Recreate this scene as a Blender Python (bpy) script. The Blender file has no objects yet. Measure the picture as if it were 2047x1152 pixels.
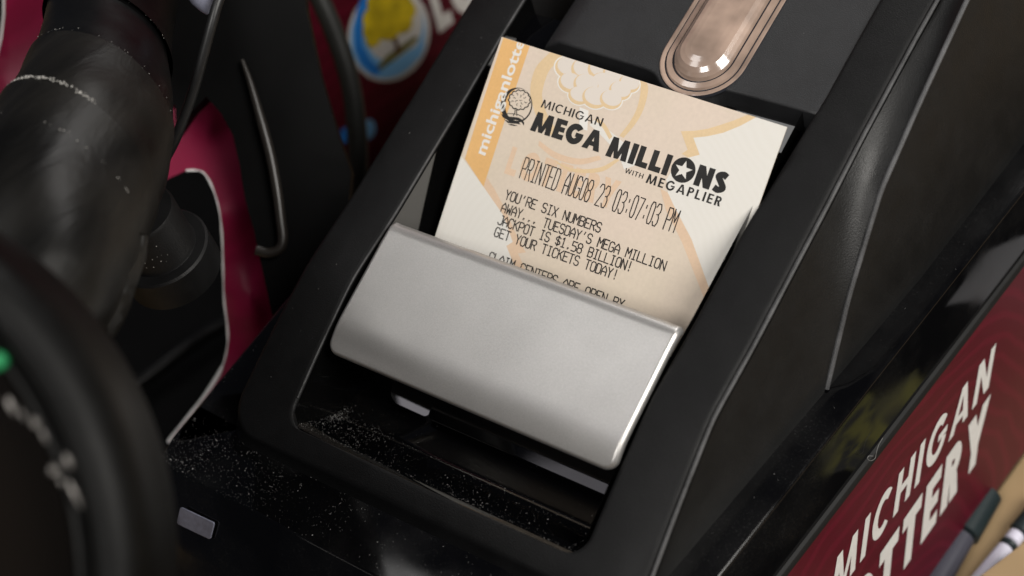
import bpy, bmesh, math, random
import numpy as np
from mathutils import Vector, Matrix
from mathutils.geometry import delaunay_2d_cdt
random.seed(7); rng = np.random.default_rng(7)
S = 0.001                                   # the code below measures in millimetres
scene = bpy.context.scene

# ------------------------------------------------------------------ camera
F, CX, CY = 3500.0, 1023.5, 576.0           # focal length and centre of the 2047 px wide photograph
_X = np.array([5528, -2068, 3500.0]); _X /= np.linalg.norm(_X)
_k = np.array([.63, .777]); _q = -(_X[0]*_k[0] + _X[1]*_k[1]) / _X[2]
_Y = np.array([_k[0], _k[1], _q]); _Y /= np.linalg.norm(_Y)
_Z = np.cross(_X, _Y)
R = np.array([_X, _Y, _Z])                  # camera axes -> printer axes (x right, y back, z up)
def ray(px, py): return R @ np.array([(px-CX)/F, -(py-CY)/F, -1.0])
CAM = -ray(1077, 555) * 467.0               # origin: middle of the silver cover's top edge
cd = bpy.data.cameras.new('camera'); cam = bpy.data.objects.new('camera', cd)
scene.collection.objects.link(cam); scene.camera = cam
M4 = Matrix([list(R[i]) + [CAM[i]*S] for i in range(3)] + [[0, 0, 0, 1]])
cam.matrix_world = M4
cd.sensor_width = 36.0; cd.lens = F/2047*36.0
cd.clip_start = 0.01; cd.clip_end = 50
cd.dof.use_dof = True; cd.dof.focus_distance = 0.468; cd.dof.aperture_fstop = 8.6
cd.dof.aperture_blades = 9

# ------------------------------------------------------------------ light
w = bpy.data.worlds.new('World'); scene.world = w; w.use_nodes = True
w.node_tree.nodes['Background'].inputs[0].default_value = (0.75, 0.8, 1.0, 1)
w.node_tree.nodes['Background'].inputs[1].default_value = 0.035
scene.view_settings.view_transform = 'Standard'; scene.view_settings.look = 'None'
scene.view_settings.exposure = 0.0; scene.view_settings.gamma = 1.0
scene.view_settings.use_curve_mapping = False
def area(name, loc, target, sx, sy, power, col=(1, 1, 1)):
    d = bpy.data.lights.new(name, 'AREA'); d.shape = 'RECTANGLE'; d.size = sx*S; d.size_y = sy*S
    d.energy = power; d.color = col
    o = bpy.data.objects.new(name, d); scene.collection.objects.link(o)
    o.location = Vector(loc)*S
    o.rotation_euler = (Vector(target)-Vector(loc)).to_track_quat('-Z', 'Y').to_euler()
    return o
def mirror_dir(px, py, p, n):
    d = ray(px, py); d = d/np.linalg.norm(d); n = np.array(n, float); n /= np.linalg.norm(n)
    return d - 2*(d@n)*n
PANE_P = np.array([0, -36.6, -29.6]); PANE_N = np.array([0, -.44, 1.0])/math.hypot(.44, 1)
area('window_light', (1020, 60, 860), (0, 0, 0), 700, 700, 22, (1.0, .965, .91))
area('ceiling_light_front', (200, -900, 1150), (0, 0, 0), 500, 500, 10, (1.0, .97, .93))
area('ceiling_light_back', (-100, 1150, 900), (0, 40, 0), 900, 260, 8, (1.0, .97, .94))
area('ceiling_light_over', (-560, -60, 1180), (0, 0, 0), 520, 260, 1.7, (1.0, .98, .96))
area('small_lamp_left', (-740, -990, 640), (0, 0, 0), 200, 90, .12, (1.0, .93, .86))  # added lamp, only for the highlight on the ledge's front edge
PANE_P2 = np.array([-35.6, -36.6, -29.2]); PANE_N2 = np.array([.2, -.42, 1.0]); PANE_N2 /= np.linalg.norm(PANE_N2)
for px_, py_, sx_, sy_, pw_, PP_, PN_ in ((765, 790, 170, 200, .40, PANE_P2, PANE_N2), (1182, 1040, 130, 126, .08, PANE_P, PANE_N)):   # two ceiling panels mirrored by the glossy panes
    d_ = ray(px_, py_); hit = CAM + d_*(PN_@(PP_-CAM))/(PN_@d_); md = mirror_dir(px_, py_, hit, PN_)
    o = area('ceiling_panel', hit+md*1400, hit, sx_, sy_, pw_, (.98, .93, 1.0))
    mr_ = lambda v: v-2*(v@PN_)*PN_
    zz = Vector(md); xx = Vector(mr_(R[:, 0])); xx = (xx-zz*xx.dot(zz)).normalized(); yv = zz.cross(xx)
    o.matrix_world = Matrix([[xx[i], yv[i], zz[i], o.location[i]] for i in range(3)]+[[0, 0, 0, 1]])

# ------------------------------------------------------------------ pixel -> place on a known plane
def on_x(px, py, x): d = ray(px, py); return CAM + d*(x-CAM[0])/d[0]
def on_z(px, py, z): d = ray(px, py); return CAM + d*(z-CAM[2])/d[2]
def at_depth(px, py, dep): return CAM + ray(px, py)*dep
def on_p(px, py, p0, n): d = ray(px, py); return CAM + d*(n@(p0-CAM))/(n@d)
PY = np.array([-110, -75, -60, -42, -22, 0, 20, 40, 60, 90, 130, 170.])
PZ = np.array([-44, -26, -18.5, -9, .3, 5, 10.6, 16, 22, 29.5, 38, 46.])
_yy = np.linspace(-110, 170, 561); _zz = np.interp(_yy, PY, PZ)
_ker = np.exp(-np.linspace(-2, 2, 33)**2); _ker /= _ker.sum()
_zs = np.convolve(np.pad(_zz, 16, mode='reflect', reflect_type='odd'), _ker, 'valid')
def zp(y): return float(np.interp(y, _yy, _zs))    # curved top profile of the printer

# ------------------------------------------------------------------ materials
def new_mat(name):
    m = bpy.data.materials.new(name); m.use_nodes = True
    return m, m.node_tree.nodes, m.node_tree.links, m.node_tree.nodes['Principled BSDF']
def plain(name, col, rough=.5, metal=0., spec=.5, noise=0., nscale=2000., bump=0., bscale=3000., rvar=0., coat=0., cvar_scale=150., ior=1.5):
    m, N, L, b = new_mat(name)
    b.inputs['Base Color'].default_value = (*col, 1); b.inputs['Roughness'].default_value = rough
    b.inputs['Metallic'].default_value = metal; b.inputs['Specular IOR Level'].default_value = spec
    b.inputs['Coat Weight'].default_value = coat; b.inputs['Coat Roughness'].default_value = .06
    b.inputs['IOR'].default_value = ior
    tc = N.new('ShaderNodeTexCoord')
    def nz(sc, det=3):
        n = N.new('ShaderNodeTexNoise'); n.inputs['Scale'].default_value = sc; n.inputs['Detail'].default_value = det
        L.new(tc.outputs['Object'], n.inputs['Vector']); return n
    if noise:
        n1 = nz(nscale); n2 = nz(cvar_scale)
        ad = N.new('ShaderNodeMath'); ad.operation = 'ADD'
        L.new(n1.outputs['Fac'], ad.inputs[0]); L.new(n2.outputs['Fac'], ad.inputs[1])
        mr = N.new('ShaderNodeMapRange'); mr.inputs[1].default_value = .6; mr.inputs[2].default_value = 1.4
        mr.inputs[3].default_value = 1-noise; mr.inputs[4].default_value = 1+noise
        L.new(ad.outputs[0], mr.inputs[0])
        mx = N.new('ShaderNodeVectorMath'); mx.operation = 'SCALE'; mx.inputs[0].default_value = col
        L.new(mr.outputs[0], mx.inputs['Scale']); L.new(mx.outputs[0], b.inputs['Base Color'])
    if rvar:
        n3 = nz(cvar_scale*.7, 5); mr = N.new('ShaderNodeMapRange')
        mr.inputs[1].default_value = .3; mr.inputs[2].default_value = .7
        mr.inputs[3].default_value = max(.02, rough-rvar); mr.inputs[4].default_value = min(1, rough+rvar)
        L.new(n3.outputs['Fac'], mr.inputs[0]); L.new(mr.outputs[0], b.inputs['Roughness'])
    if bump:
        n4 = nz(bscale, 2); bp = N.new('ShaderNodeBump'); bp.inputs['Strength'].default_value = bump
        bp.inputs['Distance'].default_value = .00012
        L.new(n4.outputs['Fac'], bp.inputs['Height']); L.new(bp.outputs[0], b.inputs['Normal'])
    return m
MAT = {}
MAT['matt'] = plain('matt_black_plastic', (.0045, .0045, .0047), .52, spec=.18, noise=.35, nscale=3500, bump=.8, bscale=2800, rvar=.07)
MAT['grain'] = plain('grained_black_plastic', (.010, .0104, .0115), .55, spec=.5, noise=.3, nscale=4000, bump=.8, bscale=3200, rvar=.05)
MAT['fair'] = plain('satin_black_plastic', (.0055, .0055, .0054), .47, spec=.34, noise=.3, bump=.8, bscale=2600, rvar=.06)
def film_mat(name, base, film, rough, amount):
    m, N, L, b = new_mat(name); tc = N.new('ShaderNodeTexCoord')
    def nz(sc, det):
        n = N.new('ShaderNodeTexNoise'); n.inputs['Scale'].default_value = sc; n.inputs['Detail'].default_value = det
        L.new(tc.outputs['Object'], n.inputs['Vector']); return n
    fine = nz(1500, 2); big = nz(45, 5)
    r1 = N.new('ShaderNodeMapRange'); r1.inputs[1].default_value = .58; r1.inputs[2].default_value = .74; L.new(fine.outputs['Fac'], r1.inputs[0])
    r2 = N.new('ShaderNodeMapRange'); r2.inputs[1].default_value = .42; r2.inputs[2].default_value = .68; L.new(big.outputs['Fac'], r2.inputs[0])
    r3 = N.new('ShaderNodeMath'); r3.operation = 'MULTIPLY_ADD'; r3.inputs[1].default_value = .8; r3.inputs[2].default_value = .2; L.new(r1.outputs[0], r3.inputs[0])
    mu = N.new('ShaderNodeMath'); mu.operation = 'MULTIPLY'; L.new(r3.outputs[0], mu.inputs[0]); L.new(r2.outputs[0], mu.inputs[1])
    am = N.new('ShaderNodeMath'); am.operation = 'MULTIPLY'; am.inputs[1].default_value = amount; L.new(mu.outputs[0], am.inputs[0])
    mx = N.new('ShaderNodeMix'); mx.data_type = 'RGBA'; mx.inputs['A'].default_value = (*base, 1); mx.inputs['B'].default_value = (*film, 1)
    L.new(am.outputs[0], mx.inputs['Factor']); L.new(mx.outputs['Result'], b.inputs['Base Color'])
    rr = N.new('ShaderNodeMapRange'); rr.inputs[3].default_value = rough; rr.inputs[4].default_value = rough+.12; L.new(r2.outputs[0], rr.inputs[0])
    L.new(rr.outputs[0], b.inputs['Roughness']); b.inputs['Specular IOR Level'].default_value = .42
    return m
MAT['gloss'] = film_mat('gloss_black_plastic', (.0014, .0014, .0017), (.10, .098, .095), .05, .16)
MAT['tray'] = plain('gloss_tray_plastic', (.0013, .0013, .0016), .04, rvar=.02)
MAT['wallgloss'] = plain('mirror_gloss_plastic', (.002, .002, .002), .06, spec=.8, ior=1.7, rvar=.03)
MAT['seam'] = plain('seam_rubber', (.006, .006, .006), .6, spec=.3, noise=.3)
MAT['edge'] = plain('worn_edge_plastic', (.05, .05, .052), .55, noise=.8, nscale=4500, bump=1., bscale=5000)  # lighter tone stands for light caught by the fold
MAT['silver'] = plain('silver_paint', (.42, .41, .397), .37, metal=.75, noise=.15, nscale=2600, bump=.2, bscale=4200, rvar=.06, cvar_scale=35)
MAT['railedge'] = plain('rubbed_edge_plastic', (.04, .04, .041), .45, spec=.4, noise=.8, nscale=3500, bump=.8, bscale=4000)  # lighter tone carries the rails' edge highlights
MAT['dust'] = plain('dust', (.24, .235, .23), .9, noise=.6, nscale=900)
MAT['dustw'] = plain('pale_dust', (.30, .29, .27), .9, noise=.5)
MAT['copper'] = plain('clear_tan_plastic', (.31, .225, .178), .17, spec=1.0, noise=.5, nscale=90, cvar_scale=45, coat=.9)
MAT['ring'] = plain('dark_lens_groove', (.022, .023, .028), .16, spec=.6)
MAT['sticker'] = plain('grey_sticker', (.14, .145, .19), .45, noise=.25, nscale=900)
MAT['ink'] = plain('black_ink', (.013, .012, .011), .75, noise=.6, nscale=6000)
MAT['thermal'] = plain('thermal_print', (.012, .009, .008), .7, noise=.4, nscale=3000)
MAT['white_print'] = plain('white_print', (.63, .615, .59), .55, noise=.08, nscale=700)
def tape_mat():
    m, N, L, b = new_mat('black_tape')
    tc = N.new('ShaderNodeTexCoord'); mp = N.new('ShaderNodeMapping'); mp.inputs['Rotation'].default_value = (.5, .4, .7); mp.inputs['Scale'].default_value = (1, .22, 1)
    L.new(tc.outputs['Object'], mp.inputs['Vector'])
    n1 = N.new('ShaderNodeTexNoise'); n1.inputs['Scale'].default_value = 110; n1.inputs['Detail'].default_value = 5; n1.inputs['Distortion'].default_value = .6
    n2 = N.new('ShaderNodeTexNoise'); n2.inputs['Scale'].default_value = 70; n2.inputs['Detail'].default_value = 3
    for n in (n1, n2): L.new(mp.outputs[0], n.inputs['Vector'])
    rp = N.new('ShaderNodeValToRGB'); rp.color_ramp.elements[0].color = (.0025, .0024, .0022, 1); rp.color_ramp.elements[1].color = (.0125, .0114, .0098, 1)
    rp.color_ramp.elements[0].position = .3; rp.color_ramp.elements[1].position = .75
    L.new(n2.outputs['Fac'], rp.inputs[0]); L.new(rp.outputs[0], b.inputs['Base Color'])
    bp = N.new('ShaderNodeBump'); bp.inputs['Strength'].default_value = .5; bp.inputs['Distance'].default_value = .0011
    L.new(n1.outputs['Fac'], bp.inputs['Height']); L.new(bp.outputs[0], b.inputs['Normal'])
    mr = N.new('ShaderNodeMapRange'); mr.inputs[3].default_value = .28; mr.inputs[4].default_value = .55
    L.new(n2.outputs['Fac'], mr.inputs[0]); L.new(mr.outputs[0], b.inputs['Roughness']); b.inputs['Specular IOR Level'].default_value = .19
    return m
MAT['tape'] = tape_mat()
MAT['tube'] = plain('black_tube', (.0025, .0025, .0027), .36, spec=.2, rvar=.08, bump=.2, bscale=500)
MAT['rubber'] = plain('black_rubber', (.0022, .0022, .0023), .6, spec=.06, noise=.3, bump=.3, bscale=900)
MAT['headshell'] = plain('scanner_head_plastic', (.0026, .0026, .0025), .45, spec=.11, noise=.5, nscale=200, bump=.5, bscale=500, rvar=.14, cvar_scale=30)
MAT['leadskin'] = plain('lead_skin', (.008, .008, .0083), .4, spec=.4, noise=.4, nscale=1500)
MAT['cablegrey'] = plain('grey_cable', (.016, .0165, .015), .5, spec=.3, noise=.2)
MAT['bracket'] = plain('bracket_plastic', (.001, .001, .0011), .5, spec=.06, rvar=.05)
MAT['rodbrown'] = plain('brown_black_lacquer', (.016, .0135, .0115), .3, spec=.35)  # brown tone stands for the highlight in the bracket's groove
MAT['green'] = plain('green_lamp', (.006, .2, .065), .5)
MAT['chip'] = plain('bare_metal', (.16, .15, .14), .35, metal=.6, noise=.5, nscale=300)
MAT['lensface'] = plain('dark_brown_glass', (.0035, .0022, .0014), .5, spec=.03)
MAT['yellow'] = plain('crown_yellow', (.58, .43, .01), .5, noise=.5, nscale=130, cvar_scale=80)
MAT['blue'] = plain('logo_blue', (.012, .2, .66), .5)
MAT['lightblue'] = plain('logo_light_blue', (.2, .5, .85), .5)
MAT['trunkbrown'] = plain('logo_brown', (.1, .035, .02), .5)
def olive_mat():
    m, N, L, b = new_mat('olive_print'); tc = N.new('ShaderNodeTexCoord'); n = N.new('ShaderNodeTexNoise'); n.inputs['Scale'].default_value = 55; n.inputs['Detail'].default_value = 4; n.inputs['Distortion'].default_value = 1.2
    L.new(tc.outputs['Object'], n.inputs['Vector']); rp = N.new('ShaderNodeValToRGB'); rp.color_ramp.elements[0].color = (.01, .01, .008, 1); rp.color_ramp.elements[1].color = (.16, .15, .022, 1)
    rp.color_ramp.elements[0].position = .40; rp.color_ramp.elements[1].position = .56
    L.new(n.outputs['Fac'], rp.inputs[0]); L.new(rp.outputs[0], b.inputs['Base Color']); b.inputs['Roughness'].default_value = .6; return m
MAT['olive'] = olive_mat()
MAT['greycard'] = plain('grey_card', (.2, .2, .21), .6)
MAT['wood'] = plain('counter_wood', (.29, .2, .105), .5, noise=.12, nscale=60, cvar_scale=25)
MAT['penwhite'] = plain('pen_white', (.55, .54, .64), .4)
MAT['penshade'] = plain('pen_slate', (.05, .05, .065), .3)
MAT['pendark'] = plain('pen_dark', (.012, .02, .022), .35)

def red_mat(name, col, col2, gloss):
    m, N, L, b = new_mat(name)
    tc = N.new('ShaderNodeTexCoord'); wv = N.new('ShaderNodeTexWave'); wv.wave_type = 'RINGS'
    wv.inputs['Scale'].default_value = 42; wv.inputs['Distortion'].default_value = 9; wv.inputs['Detail'].default_value = 1.5
    wv.inputs['Detail Scale'].default_value = .6
    L.new(tc.outputs['Object'], wv.inputs['Vector'])
    rp = N.new('ShaderNodeValToRGB'); rp.color_ramp.elements[0].color = (*col, 1); rp.color_ramp.elements[1].color = (*col2, 1)
    rp.color_ramp.elements[0].position = .55; rp.color_ramp.elements[1].position = .95
    L.new(wv.outputs['Fac'], rp.inputs[0]); L.new(rp.outputs[0], b.inputs['Base Color'])
    b.inputs['Roughness'].default_value = gloss; b.inputs['Specular IOR Level'].default_value = .16
    return m
MAT['red'] = red_mat('dark_red_print', (.072, .0042, .0115), (.092, .0045, .0145), .42)
MAT['magenta'] = red_mat('magenta_print', (.15, .0045, .027), (.17, .005, .031), .42)
MAT['paperwhite'] = plain('white_paper_core', (.6, .58, .57), .8, noise=.15)

def paper_mat():
    # cream ticket stock: fibre speckle and very faint guilloche rings
    m, N, L, b = new_mat('ticket_paper')
    tc = N.new('ShaderNodeTexCoord')
    n = N.new('ShaderNodeTexNoise'); n.inputs['Scale'].default_value = 900; n.inputs['Detail'].default_value = 4
    n2 = N.new('ShaderNodeTexNoise'); n2.inputs['Scale'].default_value = 28
    L.new(tc.outputs['Object'], n.inputs['Vector']); L.new(tc.outputs['Object'], n2.inputs['Vector'])
    rp = N.new('ShaderNodeValToRGB')
    rp.color_ramp.elements[0].color = (.615, .53, .425, 1); rp.color_ramp.elements[1].color = (.65, .545, .455, 1)
    rp.color_ramp.elements[0].position = .35; rp.color_ramp.elements[1].position = .65
    L.new(n2.outputs['Fac'], rp.inputs[0])
    mr = N.new('ShaderNodeMapRange'); mr.inputs[3].default_value = .97; mr.inputs[4].default_value = 1.03
    mr.inputs[1].default_value = .3; mr.inputs[2].default_value = .7
    L.new(n.outputs['Fac'], mr.inputs[0])
    sc = N.new('ShaderNodeVectorMath'); sc.operation = 'SCALE'
    L.new(rp.outputs[0], sc.inputs[0]); L.new(mr.outputs[0], sc.inputs['Scale']); L.new(sc.outputs[0], b.inputs['Base Color'])
    b.inputs['Roughness'].default_value = .62; b.inputs['Specular IOR Level'].default_value = .3
    return m
def guilloche_mat(name, col, col2):
    m, N, L, b = new_mat(name)
    tc = N.new('ShaderNodeTexCoord'); wv = N.new('ShaderNodeTexWave'); wv.wave_type = 'RINGS'; wv.rings_direction = 'SPHERICAL'
    wv.inputs['Scale'].default_value = 150; wv.inputs['Distortion'].default_value = 14; wv.inputs['Detail'].default_value = 1
    wv.inputs['Detail Scale'].default_value = .35
    L.new(tc.outputs['Object'], wv.inputs['Vector'])
    rp = N.new('ShaderNodeValToRGB'); rp.color_ramp.elements[0].color = (*col, 1); rp.color_ramp.elements[1].color = (*col2, 1)
    L.new(wv.outputs['Fac'], rp.inputs[0]); L.new(rp.outputs[0], b.inputs['Base Color'])
    b.inputs['Roughness'].default_value = .62; b.inputs['Specular IOR Level'].default_value = .3
    return m
MAT['paper'] = paper_mat()
MAT['pwhite'] = guilloche_mat('ticket_white_guilloche', (.68, .655, .605), (.69, .665, .618))
MAT['porange'] = plain('ticket_orange', (.70, .42, .17), .6, spec=.3, noise=.06, nscale=1500)
MAT['ppale'] = plain('ticket_pale_orange', (.66, .495, .30), .6, spec=.3, noise=.06, nscale=1500)
MAT['ppeach'] = plain('ticket_peach', (.66, .485, .345), .6, spec=.3, noise=.06, nscale=1500)
MAT['pcrown'] = plain('ticket_crown', (.66, .60, .54), .6, spec=.3)
MAT['pline'] = plain('ticket_white_line', (.72, .70, .66), .6, spec=.3)

# ------------------------------------------------------------------ helpers
def link(o, parent=None):
    scene.collection.objects.link(o)
    if parent: o.parent = parent
    return o
BASE = {}
def thing(name, label, cat, base, group=None):
    o = bpy.data.objects.new(name, None); link(o); o.location = Vector(base)*S; o.empty_display_size = .02
    o['label'] = label; o['category'] = cat
    if group: o['group'] = group
    BASE[o.name] = np.array(base, float); return o
def root_of(p):
    while p.parent: p = p.parent
    return p
def mesh(name, V, Fc, mats, parent=None, fm=None, smooth=False, sharp=35, origin=None):
    """one mesh object; V in millimetres in the printer's axes"""
    org = BASE[root_of(parent).name] if parent else np.array(origin if origin is not None else (0, 0, 0), float)
    me = bpy.data.meshes.new(name)
    me.from_pydata([tuple((np.asarray(v, float)-org)*S) for v in V], [], [tuple(int(i) for i in f) for f in Fc])
    if not isinstance(mats, (list, tuple)): mats = [mats]
    for m in mats: me.materials.append(MAT[m])
    if fm is not None:
        for p, k in zip(me.polygons, fm): p.material_index = k
    me.validate(); me.update()
    if smooth:
        for p in me.polygons: p.use_smooth = True
        me.set_sharp_from_angle(angle=math.radians(sharp))
    o = bpy.data.objects.new(name, me); link(o, parent)
    if not parent: o.location = Vector(org)*S
    return o
class MB:
    def __init__(s): s.V = []; s.F = []; s.M = []
    def add(s, V, Fc, m=0):
        b = len(s.V); s.V += [np.asarray(v, float) for v in V]
        for f in Fc: s.F.append([b+i for i in f]); s.M.append(m)
    def build(s, name, mats, parent=None, **k): return mesh(name, s.V, s.F, mats, parent, fm=s.M, **k)
def grid_faces(nr, nc, closed=False):
    Fc = []
    for i in range(nr-1):
        for j in range(nc if closed else nc-1):
            a = i*nc+j; b = i*nc+(j+1) % nc; Fc.append((a, b, b+nc, a+nc))
    return Fc
def bevel(o, wd, seg=3, ang=35):
    m = o.modifiers.new('bevel', 'BEVEL'); m.width = wd*S; m.segments = seg; m.limit_method = 'ANGLE'; m.angle_limit = math.radians(ang)
    return o
def spline(P, n):
    """Catmull-Rom through points, n samples"""
    P = np.asarray(P, float); T = np.linspace(0, len(P)-1, n); out = []
    for t in T:
        i = min(int(t), len(P)-2); u = t-i
        p0 = P[i-1] if i else 2*P[0]-P[1]; p1 = P[i]; p2 = P[i+1]; p3 = P[i+2] if i+2 < len(P) else 2*P[-1]-P[-2]
        out.append(.5*((2*p1)+(-p0+p2)*u+(2*p0-5*p1+4*p2-p3)*u*u+(-p0+3*p1-3*p2+p3)*u**3))
    return np.array(out)
def tube(mb, P, r, k=10, m=0, cap=True, twist=None):
    P = np.asarray(P, float); n = len(P); r = np.broadcast_to(r, n)
    up = np.array([.13, .21, .97]); rows = []
    for i in range(n):
        t = P[min(i+1, n-1)]-P[max(i-1, 0)]; t = t/np.linalg.norm(t)
        a = np.cross(t, up); a /= np.linalg.norm(a); b = np.cross(t, a)
        for j in range(k):
            th = 2*math.pi*j/k; rows.append(P[i]+r[i]*(math.cos(th)*a+math.sin(th)*b))
    Fc = grid_faces(n, k, True)
    if cap: Fc += [tuple(range(k-1, -1, -1)), tuple(range((n-1)*k, n*k))]
    mb.add(rows, Fc, m)
def lathe(mb, org, axis, prof, k=64, m=0, mlist=None):
    axis = np.asarray(axis, float); axis /= np.linalg.norm(axis)
    a = np.cross(axis, [.3, .9, .1]); a /= np.linalg.norm(a); b = np.cross(axis, a)
    V = []
    for (r, h) in prof:
        for j in range(k):
            th = 2*math.pi*j/k; V.append(np.asarray(org)+axis*h+r*(math.cos(th)*a+math.sin(th)*b))
    base = len(mb.V); mb.V += V
    for i in range(len(prof)-1):
        for j in range(k):
            q = i*k+j; q2 = i*k+(j+1) % k
            mb.F.append([base+q, base+q2, base+q2+k, base+q+k]); mb.M.append(mlist[i] if mlist else m)
def clip_half(poly, a, b, c):
    """keep a*x+b*y<=c"""
    out = []; n = len(poly)
    for i in range(n):
        p, q = poly[i], poly[(i+1) % n]; dp = a*p[0]+b*p[1]-c; dq = a*q[0]+b*q[1]-c
        if dp <= 0: out.append(p)
        if dp*dq < 0:
            t = dp/(dp-dq); out.append((p[0]+t*(q[0]-p[0]), p[1]+t*(q[1]-p[1])))
    return out
def clip_box(poly, x0, x1, y0, y1):
    for (a, b, c) in ((-1, 0, -x0), (1, 0, x1), (0, -1, -y0), (0, 1, y1)):
        if len(poly) < 3: return []
        poly = clip_half(poly, a, b, c)
    return poly if len(poly) >= 3 else []
def in_loop(p, lp):
    c = False; n = len(lp)
    for i in range(n):
        x1, y1 = lp[i]; x2, y2 = lp[i-1]
        if (y1 > p[1]) != (y2 > p[1]) and p[0] < (x2-x1)*(p[1]-y1)/(y2-y1)+x1: c = not c
    return c
def fill2d(loops, step=None):
    """triangulate the region bounded by the loop(s) (first outer, rest holes), with interior points every step"""
    V = []; E = []
    for lp in loops:
        b = len(V); n = len(lp); V += [Vector((float(p[0]), float(p[1]))) for p in lp]
        E += [(b+i, b+(i+1) % n) for i in range(n)]
    ins = lambda p: in_loop(p, loops[0]) and not any(in_loop(p, h) for h in loops[1:])
    if step:
        a = np.array([[v.x, v.y] for v in V]); lo = a.min(0); hi = a.max(0)
        for gx in np.arange(lo[0]+step*.5, hi[0], step):
            for gy in np.arange(lo[1]+step*.5, hi[1], step):
                if np.min(np.hypot(a[:, 0]-gx, a[:, 1]-gy)) < step*.35: continue
                if ins((gx, gy)): V.append(Vector((gx, gy)))
    r = delaunay_2d_cdt(V, E, [], 0, 1e-6); P = [(v.x, v.y) for v in r[0]]
    return P, [tuple(f) for f in r[2] if ins((sum(P[i][0] for i in f)/3, sum(P[i][1] for i in f)/3))]
def rrect(x0, x1, y0, y1, r, n=6):
    if not isinstance(r, (list, tuple)): r = [r]*4        # (x0,y0) (x1,y0) (x1,y1) (x0,y1)
    P = []
    for (cx, cy, a0, rr) in ((x0+r[0], y0+r[0], 180, r[0]), (x1-r[1], y0+r[1], 270, r[1]), (x1-r[2], y1-r[2], 0, r[2]), (x0+r[3], y1-r[3], 90, r[3])):
        for i in range(n+1):
            a = math.radians(a0+90*i/n); P.append((cx+rr*math.cos(a), cy+rr*math.sin(a)))
    return P
def inset(lp, d):
    """offset a ccw loop inwards by d"""
    P = np.asarray(lp, float); n = len(P); out = []
    for i in range(n):
        a = P[i]-P[i-1]; b = P[(i+1) % n]-P[i]
        a = a/(np.linalg.norm(a)+1e-12); b = b/(np.linalg.norm(b)+1e-12)
        na = np.array([-a[1], a[0]]); nb = np.array([-b[1], b[0]]); v = na+nb; L = max(.35, v@v/2)
        out.append(P[i]+v/ L * d / 1.0 if L > 1e-6 else P[i]+na*d)
    return [tuple(p) for p in out]
def panel(name, loop, er, thick, fn, mats, parent, step=4.0, seg=5, sharp=50, rim_mat=0, smooth=True, chamfer=False):
    """rounded-edge panel: loop (ccw, 2-D), edge radius er, fn(x, y, h) -> point"""
    D = []
    for i, p in enumerate(loop):                    # long straight edges get vertices too, so they can bend
        q = loop[(i+1) % len(loop)]; k = max(1, int(math.dist(p, q)/(step or 50)))
        D += [(p[0]+(q[0]-p[0])*j/k, p[1]+(q[1]-p[1])*j/k) for j in range(k)]
    loop = D
    V = []; Fc = []; Mi = []; n = len(loop)
    rings = [(0, -thick)] + [(er*(1-math.cos(math.pi/2*i/seg)), er*(math.sin(math.pi/2*i/seg)-1)) for i in range(seg+1)]
    if chamfer: rings = [(0, -thick), (0, -er*1.0), (er*.2, -er*.62), (er*.75, -er*.1), (er, 0)]
    lip = min(.3, er*.5); rings.append((er+lip, 0))
    for (d, h) in rings: V += [fn(p[0], p[1], h) for p in inset(loop, d)]
    Fc += grid_faces(len(rings), n, True); Mi += [rim_mat]*len(Fc)
    tv, tf = fill2d([inset(loop, er+lip)], step)
    b = (len(rings)-1)*n; mp = [b+i if i < n else None for i in range(len(tv))]
    for i in range(n, len(tv)): mp[i] = len(V); V.append(fn(tv[i][0], tv[i][1], 0))
    for f in tf: Fc.append([mp[i] for i in f]); Mi.append(0)
    return mesh(name, V, Fc, mats, parent, fm=Mi, smooth=smooth, sharp=sharp)

# ------------------------------------------------------------------ lettering
def seg_quad(p, q, t, ext=0.0):
    p = np.array(p, float); q = np.array(q, float); d = q-p; L = np.linalg.norm(d); d = d/L; n = np.array([-d[1], d[0]])*t/2
    p = p-d*ext; q = q+d*ext
    return [tuple(p-n), tuple(q-n), tuple(q+n), tuple(p+n)]
def strip_polys(P, t):
    """thick polyline as quads with mitred joints"""
    P = np.asarray(P, float); n = len(P); Lf = []; Rt = []
    for i in range(n):
        a = P[i]-P[i-1] if i else P[1]-P[0]; b = P[i+1]-P[i] if i < n-1 else a
        a = a/np.linalg.norm(a); b = b/np.linalg.norm(b)
        na = np.array([-a[1], a[0]]); nb = np.array([-b[1], b[0]]); v = na+nb; k = max(.5, v@v/2)
        tt = t[i] if hasattr(t, '__len__') else t
        Lf.append(P[i]+v/k*tt/2); Rt.append(P[i]-v/k*tt/2)
    return [[tuple(Rt[i]), tuple(Rt[i+1]), tuple(Lf[i+1]), tuple(Lf[i])] for i in range(n-1)]
def arc(cx, cy, rx, ry, a0, a1, n=18):
    return [(cx+rx*math.cos(math.radians(a0+(a1-a0)*i/n)), cy+ry*math.sin(math.radians(a0+(a1-a0)*i/n))) for i in range(n+1)]
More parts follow.
